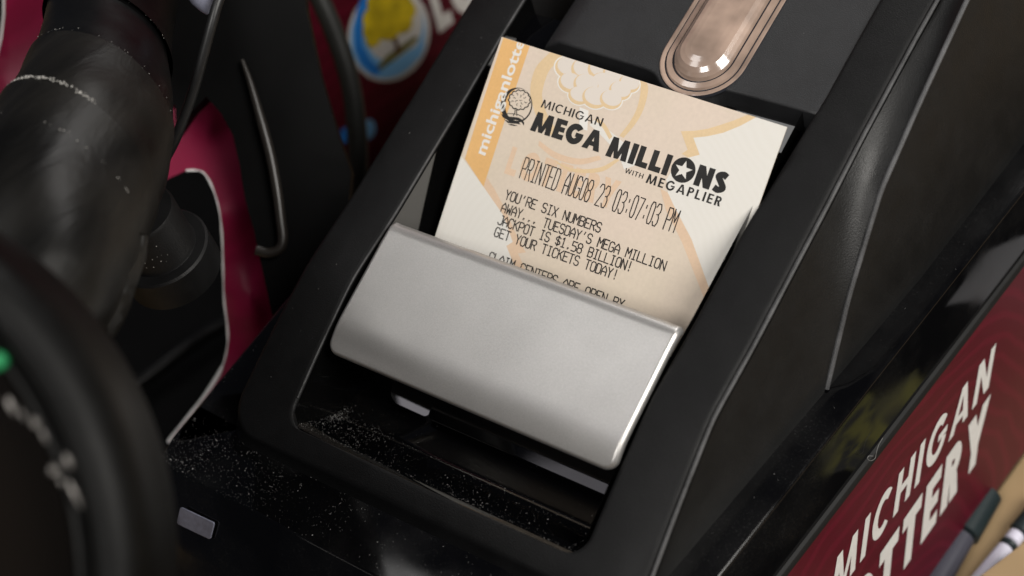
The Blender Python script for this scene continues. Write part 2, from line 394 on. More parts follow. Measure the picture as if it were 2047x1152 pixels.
def bold(ch, t):
    """block capital of height 1 and stroke t: (list of polygons, advance)"""
    h = t/2; Q = []; 
    def diag(p, q, w=t):
        Q.append(clip_box(seg_quad(p, q, w, .5), -9, 9, 0, 1))
    def bar(x0, x1, y0, y1): Q.append([(x0, y0), (x1, y0), (x1, y1), (x0, y1)])
    if ch == 'I': bar(0, t, 0, 1); return Q, t
    if ch == 'L': bar(0, t, 0, 1); bar(t, .40+t*.7, 0, t*.9); return Q, .40+t*.7
    if ch == 'T': W = .48+t*.7; bar(0, W, 1-t*.9, 1); bar(W/2-h, W/2+h, 0, 1-t*.9); return Q, W
    if ch == 'E':
        W = .38+t*.7; bar(0, t, 0, 1); bar(t, W, 0, t*.85); bar(t, W*.95, .5-t*.42, .5+t*.42); bar(t, W, 1-t*.85, 1); return Q, W
    if ch == 'H': W = .58+t*.6; bar(0, t, 0, 1); bar(W-t, W, 0, 1); bar(t, W-t, .5-t*.42, .5+t*.42); return Q, W
    if ch == 'N':
        W = .60+t*.7; bar(0, t, 0, 1); bar(W-t, W, 0, 1)
        Q.append([(t*.1, 1), (W-t*1.05, 0), (W-t*.1, 0), (t*1.05, 1)]); return Q, W
    if ch == 'M':
        W = .78+t*1.1; s = .10
        Q.append([(0, 0), (t, 0), (s+t, 1), (s, 1)]); Q.append([(W-t, 0), (W, 0), (W-s, 1), (W-s-t, 1)])
        Q.append([(s+.02, 1), (W/2-h*.75, .02), (W/2+h*.55, .02), (s+t, 1)]); Q.append([(W-s-t, 1), (W/2-h*.55, .02), (W/2+h*.75, .02), (W-s-.02, 1)]); return Q, W
    if ch == 'W':
        W = .95+t; q = W/4
        for (x0, x1, y0, y1) in ((h, q+.02, 1, 0), (q+.02, W/2, 0, 1), (W/2, W-q-.02, 1, 0), (W-q-.02, W-h, 0, 1)): diag((x0, y0), (x1, y1), t*.92)
        return Q, W
    if ch == 'A':
        W = .66+t*.9; a = t*1.04
        Q.append([(0, 0), (a, 0), (W/2+a*.28, 1), (W/2-a*.5, 1)]); Q.append([(W-a, 0), (W, 0), (W/2+a*.5, 1), (W/2-a*.28, 1)])
        y0, y1 = .2, .2+t*.75; Q.append([(W*.2, y0), (W*.8, y0), (W*.72, y1), (W*.28, y1)]); return Q, W
    if ch == 'Y':
        W = .60+t*.9; Q.append([(W/2-h, 0), (W/2+h, 0), (W/2+h, .45), (W/2-h, .45)])
        Q.append([(0, 1), (W/2-h, .36), (W/2+h, .44), (t*1.1, 1)]); Q.append([(W-t*1.1, 1), (W/2-h, .44), (W/2+h, .36), (W, 1)]); return Q, W
    if ch == 'P' or ch == 'R':
        W = .42+t*.75; r = .29; yc = 1-r
        bar(0, t, 0, 1)
        P = [(t*.6, 1-h*.9)]+arc(W-r, yc, r-h*.9, r-h*.9, 90, -90, 14)+[(t*.6, 1-2*r+h*.9)]
        Q.extend(strip_polys(P, t*.9))
        if ch == 'R': Q.append([(W*.42, .44), (W*1.02-t*1.1, 0), (W*1.04, 0), (W*.42+t*.95, .46)]); W *= 1.04
        return Q, W
    if ch == 'O':
        W = .82+t*.55; Q.extend(strip_polys(arc(W/2, .5, W/2-h, .52-h, 0, 360, 40), t)); return Q, W
    if ch == 'C':
        W = .66+t*.45; Q.extend(strip_polys(arc(W*.55, .5, W*.55-h, .52-h, 47, 313, 30), t)); return Q, W
    if ch == 'G':
        W = .78+t*.45; Q.extend(strip_polys(arc(W/2, .5, W/2-h, .52-h, 42, 345, 32), t)); bar(W*.55, W*.99, .5-t*.42, .5+t*.30); return Q, W
    if ch == 'S':
        W = .50+t*.55; x = W/2; P = spline([(W-h*.75, .80), (x+.02, 1.02-h), (h, .745), (x, .515), (W-h, .27), (x-.02, h-.02), (h*.6, .19)], 34)
        Q.extend(strip_polys(P, t)); return Q, W
    return Q, .45                                   # space
def bold_text(txt, t, gap=.10, special=None):
    x = 0; out = []
    for ch in txt:
        if ch == '*':                               # the O holding a star
            r = .60; cx = x+r; cy = .5
            st = [(cx+(.46 if k % 2 == 0 else .19)*math.sin(math.pi*k/5), cy+(.46 if k % 2 == 0 else .19)*math.cos(math.pi*k/5)) for k in range(10)]
            sr = [math.dist(p, (cx, cy)) for p in st]
            def srad(an):                           # radius of the star outline at clock angle an
                k = an/(math.pi/5); i = int(k) % 10; a0 = (k-int(k))*math.pi/5; r0, r1 = sr[i], sr[(i+1) % 10]
                return r0*r1*math.sin(math.pi/5)/(r0*math.sin(a0)+r1*math.sin(math.pi/5-a0))
            an = [2*math.pi*i/60 for i in range(61)]
            Po = [(cx+r*math.sin(t_), cy+.6*math.cos(t_)) for t_ in an]; Pi = [(cx+srad(t_ % (2*math.pi-1e-9))*math.sin(t_), cy+srad(t_ % (2*math.pi-1e-9))*math.cos(t_)) for t_ in an]
            out += [[Po[i], Po[i+1], Pi[i+1], Pi[i]] for i in range(60)]
            x += 2*r+gap; continue
        Q, a = bold(ch, t)
        out += [[(p[0]+x, p[1]) for p in q] for q in Q if len(q) >= 3]
        x += a+gap
    return out, x-gap
THERM = {'A': [[(0, 0), (0, 3.6), (2, 6), (4, 3.6), (4, 0)], [(0, 2.3), (4, 2.3)]], 'B': [[(0, 0), (0, 6), (3, 6), (4, 5.2), (4, 4), (3, 3.2), (0, 3.2)], [(3, 3.2), (4, 2.4), (4, .8), (3, 0), (0, 0)]],
 'C': [[(4, 5), (3, 6), (1, 6), (0, 5), (0, 1), (1, 0), (3, 0), (4, 1)]], 'D': [[(0, 0), (0, 6), (2.8, 6), (4, 5), (4, 1), (2.8, 0), (0, 0)]],
 'E': [[(4, 6), (0, 6), (0, 0), (4, 0)], [(0, 3.1), (3, 3.1)]], 'G': [[(4, 5), (3, 6), (1, 6), (0, 5), (0, 1), (1, 0), (3, 0), (4, 1), (4, 2.8), (2.3, 2.8)]],
 'I': [[(2, 0), (2, 6)], [(.8, 6), (3.2, 6)], [(.8, 0), (3.2, 0)]], 'J': [[(4, 6), (4, 1), (3, 0), (1, 0), (0, 1)], [(2.6, 6), (4, 6)]], 'K': [[(0, 0), (0, 6)], [(4, 6), (.2, 2.8)], [(1.4, 3.6), (4, 0)]],
 'L': [[(0, 6), (0, 0), (4, 0)]], 'M': [[(0, 0), (0, 6), (2, 2.6), (4, 6), (4, 0)]], 'N': [[(0, 0), (0, 6), (4, 0), (4, 6)]], 'O': [[(1, 0), (0, 1), (0, 5), (1, 6), (3, 6), (4, 5), (4, 1), (3, 0), (1, 0)]],
 'P': [[(0, 0), (0, 6), (3, 6), (4, 5.1), (4, 3.7), (3, 2.8), (0, 2.8)]], 'R': [[(0, 0), (0, 6), (3, 6), (4, 5.1), (4, 3.9), (3, 3), (0, 3)], [(2, 3), (4, 0)]],
 'S': [[(4, 5), (3, 6), (1, 6), (0, 5), (0, 4), (1, 3.1), (3, 2.9), (4, 2), (4, 1), (3, 0), (1, 0), (0, 1)]], 'T': [[(2, 0), (2, 6)], [(0, 6), (4, 6)]], 'U': [[(0, 6), (0, 1), (1, 0), (3, 0), (4, 1), (4, 6)]],
 'V': [[(0, 6), (2, 0), (4, 6)]], 'W': [[(0, 6), (.7, 0), (2, 3.6), (3.3, 0), (4, 6)]], 'X': [[(0, 0), (4, 6)], [(0, 6), (4, 0)]], 'Y': [[(0, 6), (2, 3), (4, 6)], [(2, 3), (2, 0)]],
 '0': [[(1.1, 0), (.2, 1), (.2, 5), (1.1, 6), (2.9, 6), (3.8, 5), (3.8, 1), (2.9, 0), (1.1, 0)]], '1': [[(.8, 5), (2, 6), (2, 0)], [(.6, 0), (3.4, 0)]], '2': [[(0, 5), (1, 6), (3, 6), (4, 5), (4, 4), (0, 0), (4, 0)]],
 '3': [[(0, 5), (1, 6), (3, 6), (4, 5), (4, 4), (3, 3.1), (1.6, 3.1)], [(3, 3.1), (4, 2.2), (4, 1), (3, 0), (1, 0), (0, 1)]], '5': [[(4, 6), (0, 6), (0, 3.4), (3, 3.4), (4, 2.5), (4, 1), (3, 0), (0, 0)]],
 '7': [[(0, 6), (4, 6), (1.4, 0)]], '8': [[(1, 3.1), (0, 4), (0, 5), (1, 6), (3, 6), (4, 5), (4, 4), (3, 3.1), (1, 3.1), (0, 2.2), (0, 1), (1, 0), (3, 0), (4, 1), (4, 2.2), (3, 3.1)]],
 '.': [[(1.6, .0), (1.6, .8), (2.4, .8)]], ':': [[(2, .9), (2, 1.7)], [(2, 3.7), (2, 4.5)]], "'": [[(2.3, 6), (1.7, 4.4)]], '!': [[(2, 6), (2, 2)], [(2, .7), (2, 0)]],
 '$': [[(4, 4.7), (3, 5.4), (1, 5.4), (0, 4.6), (0, 3.8), (1, 3.1), (3, 2.9), (4, 2.2), (4, 1.4), (3, .6), (1, .6), (0, 1.3)], [(2, 6.2), (2, -.2)]], ' ': []}
def thermal_text(txt, jit=.06):
    """monospaced printer characters, pitch 5.2 units, height 6: centre lines"""
    out = []
    for i, ch in enumerate(txt):
        dy = random.uniform(-jit, jit)
        out += [[(x+i*5.2, y+dy) for x, y in st] for st in THERM[ch]]
    return out, len(txt)*5.2-1.2
def blender_font(txt, size=1.0, offset=0.0):
    cu = bpy.data.curves.new('t', 'FONT'); cu.body = txt; cu.size = size; cu.offset = offset; cu.resolution_u = 4
    ob = bpy.data.objects.new('t', cu); me = ob.to_mesh()
    V = [(v.co.x, v.co.y) for v in me.vertices]; Fc = [tuple(p.vertices) for p in me.polygons]
    polys = [[V[i] for i in f] for f in Fc]
    ob.to_mesh_clear(); bpy.data.objects.remove(ob); bpy.data.curves.remove(cu)
    return polys
def put(mb, polys, fn, h, m=0, dh=.0015, mod=24):
    """lay flat polygons on a surface: fn(x, y, h) -> point; tiny steps keep overlapping strokes apart"""
    for i, q in enumerate(polys):
        if len(q) < 3: continue
        ar = sum(q[k-1][0]*q[k][1]-q[k][0]*q[k-1][1] for k in range(len(q)))
        if ar < 0: q = q[::-1]
        mb.add([fn(p[0], p[1], h+dh*(i % mod)) for p in q], [list(range(len(q)))], m)
def ellipse(cx, cy, rx, ry, rot=0, n=36):
    c, s = math.cos(math.radians(rot)), math.sin(math.radians(rot))
    return [(cx+rx*math.cos(a)*c-ry*math.sin(a)*s, cy+rx*math.cos(a)*s+ry*math.sin(a)*c) for a in [2*math.pi*i/n for i in range(n)]]

# ------------------------------------------------------------------ the counter
COUNTER = -152.0
g = MB()
g.add([(-900, -700, COUNTER), (700, -700, COUNTER), (700, 900, COUNTER), (-900, 900, COUNTER), (-900, -700, COUNTER-30), (700, -700, COUNTER-30), (700, 900, COUNTER-30), (-900, 900, COUNTER-30)],
      [(0, 1, 2, 3), (7, 6, 5, 4), (0, 4, 5, 1), (1, 5, 6, 2), (2, 6, 7, 3), (3, 7, 4, 0)])
o = g.build('counter', ['wood']); o['kind'] = 'structure'

# ------------------------------------------------------------------ the printer
printer = thing('ticket_printer', 'black plastic ticket printer with silver cover and dark red sticker along its right side', 'printer', (0, 20, COUNTER))
def xl(y): return -(81.7+(y+80)*.05)
def xr(y): return 78.8+(y+46)*.087
LED = -26.0                                     # height of the glossy ledge
# glossy lower body: ledge, front fascia, side walls
top = [(xl(-80)+5, -84.5), (-20, -86), (40, -87), (xr(-84)-5, -87.5), (xr(-82)-1.5, -86), (xr(-78), -82)]
top += [(xr(y), y) for y in range(-70, 171, 12)] + [(xl(y), y) for y in range(170, -71, -12)] + [(xl(-76), -76), (xl(-80)+1.2, -82.2)]
lo = []
n = len(top)
def body_ring(d, z, fwd=0.0):
    return [(p[0], p[1]-(fwd if p[1] < -74 else fwd*max(0, (-60-p[1])/14) if p[1] < -60 else 0), z) for p in inset(top, d)]
rings = [body_ring(0, COUNTER+1, 29), body_ring(0, -74, 29), body_ring(0, -62, 26), body_ring(0, -53, 19), body_ring(.0, -46, 12.5), body_ring(0, LED-1.2, .6)]
for i in range(1, 5):
    a = math.pi/2*i/4; rings.append(body_ring(1.2*(1-math.cos(a)), LED-1.2+1.2*math.sin(a)))
V = [v for r_ in rings for v in r_]; Fc = grid_faces(len(rings), n, True)
hole = rrect(-49, 49, -61.5, 110, 3)             # the recess opens through the ledge
tv, tf = fill2d([inset(top, 1.2), hole])
b0 = (len(rings)-1)*n; V += [(x, y, LED) for x, y in tv[n:]]; Fc += [[b0+i for i in f] for f in tf]
body = mesh('body', V, Fc, ['gloss'], printer, smooth=True, sharp=28)
# dark seam under the glossy wall and the side sticker
def wall(y, z, out): return np.array([xr(y)+out, y, z])
sm = MB(); ys = list(range(-60, 165, 8))
prof = [(0, -52), (.9, -52.4), (1.3, -53.2), (1.3, -54.6), (.2, -55.2)]
sm.add([wall(y, z, o_) for (o_, z) in prof for y in ys], grid_faces(len(prof), len(ys)))
sm.build('seam_strip', ['seam'], printer, smooth=True)
nW = np.array([1, -.087, 0]); nW /= np.linalg.norm(nW); pW = np.array([xr(0)+.7, 0, 0])
lb = MB()
lb.add([wall(-62, -55.4, .15), wall(160, -55.4, .15), wall(160, -147, .15), wall(-62, -147, .15), wall(-62, -55.4, .7), wall(160, -55.4, .7), wall(160, -147, .7), wall(-62, -147, .7)],
       [(3, 2, 1, 0), (4, 5, 6, 7), (0, 1, 5, 4), (1, 2, 6, 5), (2, 3, 7, 6), (3, 0, 4, 7)])
sticker = lb.build('side_sticker', ['red'], printer)
def affine_on(pl, org, right, up):
    """px corners of a lettering box on a plane -> fn(x in 0..1, y in 0..1, h)"""
    p0, nn = pl; A = on_p(*org, p0, nn); B = on_p(*right, p0, nn)-A; Cc = on_p(*up, p0, nn)-A
    return lambda x, y, h: A+B*x+Cc*y+nn*h
def bold_line(mb, pl, txt, t, org, right, up, h, gap=.10, m=0):
    q, W = bold_text(txt, t, gap); fn = affine_on(pl, org, right, up)
    put(mb, [[(p[0]/W, p[1]) for p in a] for a in q], fn, h, m)
c4 = lambda x, y: (1640+x*.4271, 660+y*.4271)
tx = MB()
bold_line(tx, (pW, nW), 'MICHIGAN', .215, c4(41, 1283), c4(785, 268), c4(66, 1078), .12, gap=.19)
bold_line(tx, (pW, nW), 'LOTTERY', .27, c4(4, 1684), c4(758, 576), c4(22, 1418), .12, gap=.15)
tx.build('lettering', ['white_print'], sticker)

# matt frame: two rails and a front strip
def frame_path(xa, y_front, r, y_back, xoff=0):
    P = []
    for i in range(40): P.append((-xa, y_back+(y_front+r-y_back)*i/39))
    for i in range(1, 9):
        a = math.radians(180+90*i/8); P.append((-xa+r+r*math.cos(a), y_front+r+r*math.sin(a)))
    for i in range(1, 12): P.append((-xa+r+(2*xa-2*r)*i/12, y_front))
    for i in range(0, 9):
        a = math.radians(270+90*i/8); P.append((xa-r+r*math.cos(a), y_front+r+r*math.sin(a)))
    for i in range(1, 40): P.append((xa, y_front+r+(y_back-y_front-r)*i/39))
    return np.array(P)
YB = 165.0
pin = frame_path(48, -60.6, 5.5, YB); pin[:, 0] += np.where(pin[:, 0] > 0, .75+np.clip(pin[:, 1]-28, 0, 40)*.07, 0); pout = frame_path(65.2, -67.6, 10, YB)
pout[:, 0] += np.where(pout[:, 0] > 0, .6, 0)
# a little wider towards the front, as in the photograph
pout[:, 0] *= 1+np.clip((-20-pout[:, 1])/50, 0, 1)*.035
dv = pout-pin; dl = np.linalg.norm(dv, axis=1, keepdims=True); dn = dv/dl
def lift(P, dz, over=None):
    return [(p[0], p[1], zp(p[1] if over is None else over[i][1])+dz) for i, p in enumerate(P)]
rows = [[(p[0], p[1], zp(p[1])-26) for p in pin], lift(pin, -1.0), lift(pin+dn*.25, -.35), lift(pin+dn*.8, 0), lift(pin+dn*1.6, .08)]
rows += [lift(pout-dn*1.9, .0), lift(pout-dn*.9, -.35), lift(pout-dn*.25, -1.0), lift(pout, -1.8)]
sk = pout.copy(); skirt = []
for i, p in enumerate(pout):
    side = 1 if p[0] > 0 else -1
    if p[1] < -62: skirt.append((p[0]+side*1.5*(abs(p[0]) > 58), p[1]-1.6, LED-.6))
    else: skirt.append((p[0]+side*min(15, 1.5+(p[1]+62)*.13), p[1], LED-.6))
# left skirt only (the right-hand side has its own fairing)
rows.append([(p if p[0] < 40 else (pout[i][0]+.2, pout[i][1], LED-.6)) for i, p in enumerate(skirt)])
nc = len(pin); V = [v for r_ in rows for v in r_]
Fc = [f[::-1] for f in grid_faces(len(rows), nc)]
frame = mesh('frame', V, Fc, ['matt'], printer, smooth=True, sharp=40)
# right side fairing with its fold line
def e1(y): return np.array([66.6*(1+np.clip((-20-y)/50, 0, 1)*.035), y, zp(y)-1.6])
def e3(y): return np.array([np.interp(y, [-70, -52, 13, 60, 118, 165], [66.5, 67.5, 74.9, 80.1, 84, 87.5]), y, LED])
RY = [15.4, 32, 52, 75, 104, 135, 165]; RX = [75.0, 74.6, 74.6, 74.6, 74.2, 73.8, 73.4]; RZ = [-26, -6, 13, 23.5, 34, 43, 51]
def rg(y): return np.array([np.interp(y, RY, RX), y, np.interp(y, RY, RZ)])
fa = MB(); NY = 60; nf = 12
ysA = np.linspace(-69, 165, NY)
rowsA = []
for y in ysA:
    a = e1(y); c = e3(y) if y < 15.4 else rg(y)
    for j in range(nf+1):
        u = j/nf; p = a*(1-u)+c*u
        sag = -1.6*math.sin(math.pi*u)*(1 if y < 60 else .6)
        if y < 15.4: p = p+np.array([0, 0, 1.6*math.sin(math.pi*u)])*min(1, (15.4-y)/30)
        rowsA.append(p+np.array([0, 0, sag*(0 if y < 15.4 else min(1, (y-15.4)/25))]))
fa.add(rowsA, grid_faces(NY, nf+1))
ysB = np.linspace(15.4, 165, 44); rowsB = []
for y in ysB:
    a = rg(y); c = e3(y)
    for j in range(nf+1):
        u = j/nf; p = a*(1-u)+c*u
        k = min(1, (y-15.4)/60)
        rowsB.append(p+np.array([2.2, 0, 2.8])*math.sin(math.pi*u)*k)
fa.add(rowsB, grid_faces(44, nf+1))
fairing = fa.build('side_fairing', ['fair'], printer, smooth=True, sharp=50)
rt = MB(); RP = [rg(y)+np.array([.15, 0, .1]) for y in np.linspace(15.6, 165, 60)]
tube(rt, RP, .72, 10); rt.build('fold_edge', ['edge'], printer, smooth=True)  # light grey bead carrying the fold's highlight in its colour
# lighter bead on the right rail: its edge highlight put into the colour
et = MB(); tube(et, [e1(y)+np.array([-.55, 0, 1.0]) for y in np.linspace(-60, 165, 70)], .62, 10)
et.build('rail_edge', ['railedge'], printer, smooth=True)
et = MB(); tube(et, [np.array([-48.15, y, zp(y)-.18]) for y in np.linspace(-54, 165, 110)], .36, 8)  # left rail's inner edge highlight, likewise a lighter bead
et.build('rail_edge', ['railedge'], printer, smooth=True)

# recess: glossy tray
tp = [(-60.7, zp(-60.7)-1.6), (-59.2, -21.0), (-55, -24), (-47.6, -29.4), (-46.3, -30), (-45, -30.1), (-37, -31.2), (-3, -35), (1, -34), (3.5, -22), (40, 3.5), (58.5, 15), (66, 17.5), (75, 18)]
tr = MB(); xs = np.linspace(-47.9, 47.9, 25)
tr.add([(x, y, z) for (y, z) in tp for x in xs], [f[::-1] for f in grid_faces(len(tp), 25)])
for sx in (-1, 1):
    wy = np.linspace(-58.5, 75, 40)
    rr = [(sx*47.6, y, zp(y)-.9) for y in wy]+[(sx*(46.9 if sx > 0 else 44.6), y, -36) for y in wy]
    fc = grid_faces(2, 40); tr.add(rr, [f[::-1] for f in fc] if sx > 0 else fc, 1)
tray = tr.build('recess_tray', ['tray', 'wallgloss'], printer, smooth=True, sharp=30)
# scanner window in the tray floor (rounded glossy pane)
wl = rrect(-20.6, 45.5, 0, 30, [2, 3, 1, 1])
panel('window_pane', wl, .25, .8, lambda x, y, h: np.array([x, PANE_P[1]+y*PANE_N[2], PANE_P[2]-y*PANE_N[1]])+PANE_N*h, ['tray'], printer, step=20, smooth=False)

ex2 = np.array([1.0, 0, 0])-PANE_N2*PANE_N2[0]; ex2 /= np.linalg.norm(ex2); ey2 = np.cross(PANE_N2, ex2)
panel('window_pane', rrect(.3, 14.4, 0, 26, [4.5, 1.5, 1, 1]), .25, .8, lambda x, y, h: PANE_P2+ex2*x+ey2*y+PANE_N2*h, ['tray'], printer, step=20, smooth=False)

# upper housing with the bump around the lens
fr = [(-36.0, 62.9), (-18, 62.5), (-1.5, 62.2)] + list(map(tuple, spline([(-1.5, 62.2), (2.5, 61.4), (6.5, 58.6), (11, 57.0), (16, 56.9), (20, 58.6), (22.0, 61.4), (24.5, 62.6)], 22)[1:])) + [(38, 62.8), (53.5, 62.8), (53.5, 165), (-36, 165)]
hz = lambda y: 22.3+.215*(y-62)
LX, LY = 14.2, 70.0                             # centre of the lens front end
def stadium(d, n=22, y_back=128): return [(LX-d, y_back)]+[(LX+d*math.cos(a), LY+d*math.sin(a)) for a in np.linspace(math.pi, 2*math.pi, n)]+[(LX+d, y_back)]
def house(x, y, h):
    e = min(1.0, max(0.0, (x+36)/7.0)); drop = -(1-e)**2*4.0
    return np.array([x, y, hz(y)+h+drop])
panel('upper_housing', fr, .8, 8, house, ['grain'], printer, step=5, seg=4)
# lens: stepped oval blister of clear tan plastic
ls = MB(); prof = [(12.8, -.4, 1), (12.6, .35, 1), (12.3, .5, 0), (11.5, .5, 0), (11.25, .3, 1), (10.85, .3, 1), (10.6, .9, 0), (9.2, 1.3, 0), (9.0, 1.0, 1), (8.55, 1.0, 1), (8.2, 2.0, 0), (7.4, 2.9, 0), (6.4, 3.75, 0), (5.0, 4.2, 0), (3.4, 4.5, 0), (1.8, 4.6, 0), (1.2, 4.62, 0)]
rowsL = []
for (d, h, mm) in prof: rowsL.append([(p[0], p[1], hz(p[1])+h) for p in stadium(d)])
nl = len(rowsL[0])
for i in range(len(prof)-1):
    ls.add(rowsL[i]+rowsL[i+1], [f for f in grid_faces(2, nl)], 1 if prof[i][2] and prof[i+1][2] else 0)
ls.F.append([len(ls.V)-nl+i for i in range(nl)]); ls.M.append(0)
lens = ls.build('lens', ['copper', 'ring'], printer, smooth=True, sharp=60)

# silver cover: rolled plate with rounded edges
def cover_path(s):                              # s runs down the slope from the top edge
    P = spline([(-2.6, 4.6), (-3.9, 6.9), (-7.2, 6.9), (-20, 2.5), (-31, -1.4), (-35.2, -3.1), (-38.6, -5.3), (-41.6, -8.0)], 60)
    d = np.r_[0, np.cumsum(np.linalg.norm(np.diff(P, axis=0), axis=1))]
    s = min(max(s, 0), d[-1]); y = np.interp(s, d, P[:, 0]); z = np.interp(s, d, P[:, 1])
    e = .3; y2 = np.interp(min(s+e, d[-1]), d, P[:, 0]); z2 = np.interp(min(s+e, d[-1]), d, P[:, 1]); y1 = np.interp(max(s-e, 0), d, P[:, 0]); z1 = np.interp(max(s-e, 0), d, P[:, 1])
    t = np.array([y2-y1, z2-z1]); t /= np.linalg.norm(t); nn = np.array([t[1], -t[0]])
    return np.array([y, z]), nn, d[-1]
SL = cover_path(0)[2]
def cov(x, s, h):
    p, nn, _ = cover_path(-s); return np.array([x, p[0]+nn[0]*h, p[1]+nn[1]*h])
cl = rrect(-45.2, 48.3, -SL, 0, [3.2, 3.4, 1.2, 2.2], 7)
cover = panel('silver_cover', cl, 1.0, 2.0, cov, ['silver'], printer, step=2.2, sharp=75, chamfer=True)

# grey rounded patch on the front fascia
def fascia(px, py): return on_p(px, py, np.array([0, -86.5, -27.]), np.array([0, -.857, .515]))
Ft = fascia(362, 1013); Fx = fascia(430, 1045)-Ft; Fy = fascia(354, 1046)-Ft; Fn = np.array([0, -.857, .515])
lx = np.linalg.norm(Fx); ly = np.linalg.norm(Fy)
pl_ = rrect(0, lx, 0, ly, .7)
panel('status_window', pl_, .1, .4, lambda x, y, h: Ft+Fx*x/lx+Fy*(1-y/ly)+Fn*(h+.35), ['sticker'], printer, step=None)

# ------------------------------------------------------------------ the ticket
ph = math.radians(39); TN = np.array([0, -math.sin(ph), math.cos(ph)]); TP = np.array([0, 35, 13.5])
T0 = on_p(1003, 74, TP, TN); TU = on_p(1576, 255, TP, TN)-T0; TW = np.linalg.norm(TU); TU /= TW; TW -= .35
TV = np.cross(TU, TN); TV = TV if TV[2] < 0 else -TV           # down the sheet
TL_ = 66.0
ticket = thing('lottery_ticket', 'cream and orange printed lottery ticket standing in the slot behind the silver cover', 'ticket', T0+TU*TW/2+TV*TL_)
def tk(px, py): d = on_p(px, py, TP, TN)-T0; return (float(d@TU), float(d@TV))
def sheet(u, v, h):
    return T0+TU*u+TV*v+TN*(h+.35*math.sin(math.pi*min(1, max(0, v/60.0)))*1.6*(1-.25*math.cos(2*math.pi*u/TW)))
pm = MB()
NU, NV = 24, 24
us = np.linspace(0, TW, NU); vs = np.linspace(0, TL_, NV)
pm.add([sheet(u, v, 0) for v in vs for u in us], [f[::-1] for f in grid_faces(NV, NU)], 0)
pm.add([sheet(u, v, -.12) for v in vs for u in us], grid_faces(NV, NU), 0)
def quads_edge(A, B): pm.add(A+B, grid_faces(2, len(A)), 0)
quads_edge([sheet(u, 0, 0) for u in us], [sheet(u, 0, -.12) for u in us]); quads_edge([sheet(u, TL_, -.12) for u in us], [sheet(u, TL_, 0) for u in us])
quads_edge([sheet(0, v, -.12) for v in vs], [sheet(0, v, 0) for v in vs]); quads_edge([sheet(TW, v, 0) for v in vs], [sheet(TW, v, -.12) for v in vs])
def art(px, h, m, smooth=False, step=3.0, holes=()):
    P = [tk(*p) for p in px]
    if sum(P[i-1][0]*P[i][1]-P[i][0]*P[i-1][1] for i in range(len(P))) < 0: P = P[::-1]
    P = clip_box(P, .02, TW-.02, .02, TL_-.02)
    Q = [P[0]]
    for p in P[1:]:
        if math.hypot(p[0]-Q[-1][0], p[1]-Q[-1][1]) > .02: Q.append(p)
    if math.hypot(Q[0][0]-Q[-1][0], Q[0][1]-Q[-1][1]) < .02: Q.pop()
    if step:
        D = []
        for i, p in enumerate(Q):
            r_ = Q[(i+1) % len(Q)]; k = max(1, int(math.dist(p, r_)/2.0))
            D += [(p[0]+(r_[0]-p[0])*j/k, p[1]+(r_[1]-p[1])*j/k) for j in range(k)]
        Q = D
    v, f = fill2d([Q], step)
    pm.add([sheet(a, b, h) for a, b in v], [t[::-1] for t in f], m)
ribbon = lambda A, B: list(A)+list(B)[::-1]
art([(1006.5, 75.5), (1059, 92.5), (968, 374), (931, 318)], .02, 1)
art([(929.5, 321), (968, 374), (1007, 430), (1026, 484), (1013, 492), (1024, 520), (1050, 600), (1000, 720), (780, 700), (800, 600), (915, 300)], .02, 2)
art([(974, 354), (990, 378), (1012, 420), (1030, 463), (1052, 505), (1036, 507), (1060, 560), (1040, 560), (1013, 492), (1026, 484), (1007, 430), (968, 374)], .021, 4)
art([(1511, 235), (1480, 252), (1446, 266), (1415, 273), (1387, 276), (1400, 310), (1377, 316), (1352, 330), (1334, 360), (1337, 386), (1349, 412), (1384, 479), (1418, 575), (1440, 640), (1600, 640), (1640, 200)], .02, 2)
art([(1496, 229), (1470, 240), (1441, 250), (1415, 258), (1389, 262), (1362, 263), (1376, 300), (1364, 308), (1377, 316), (1400, 310), (1387, 276), (1415, 273), (1446, 266), (1480, 252), (1511, 235)], .022, 3)
art([(1322, 378), (1337, 386), (1349, 412), (1384, 479), (1418, 575), (1440, 640), (1425, 640), (1400, 575), (1365, 485), (1333, 420)], .022, 4)
def ring_art(outer, inner, m, h=.02):
    A = spline(outer, 20); B = spline(inner, 20); art([tuple(p) for p in ribbon(A, B)], h, m)
ring_art([(1105, 100), (1075, 130), (1064, 157), (1061, 180), (1064, 202), (1077, 240), (1104, 272)], [(1131, 109), (1102, 137), (1092, 157), (1086, 180), (1085, 195), (1092, 222), (1112, 258)], 3)
ring_art([(1291, 160), (1296, 180), (1288, 217), (1272, 248), (1248, 277)], [(1276, 156), (1281, 180), (1274, 217), (1260, 245), (1240, 272)], 3)
ring_art([(1195, 236), (1212, 250), (1226, 274)], [(1190, 240), (1206, 256), (1220, 280)], 3, .024)
ring_art([(1080, 282), (1115, 306), (1160, 318), (1200, 312)], [(1078, 292), (1112, 318), (1160, 330), (1205, 320)], 4, .024)
ring_art([(1110, 322), (1150, 338), (1200, 336), (1236, 318)], [(1116, 328), (1150, 345), (1205, 344), (1240, 322)], 3, .026)
ring_art([(1190, 240), (1230, 270), (1262, 300), (1276, 330)], [(1180, 250), (1212, 280), (1238, 312), (1250, 340)], 2, .023)
cr = [(1135, 136, 24), (1168, 140, 25), (1200, 140, 24), (1232, 150, 26), (1258, 168, 20), (1140, 166, 22), (1172, 170, 24), (1206, 168, 25), (1240, 182, 21), (1158, 192, 20), (1190, 196, 24), (1222, 200, 21)]
crs = sorted(cr, key=lambda c: c[1])
for k, (x, y, r_) in enumerate(crs): art(ellipse(x, y, r_*1.18, r_*1.0, 18, 22), .024+k*.0004, 6, step=None)
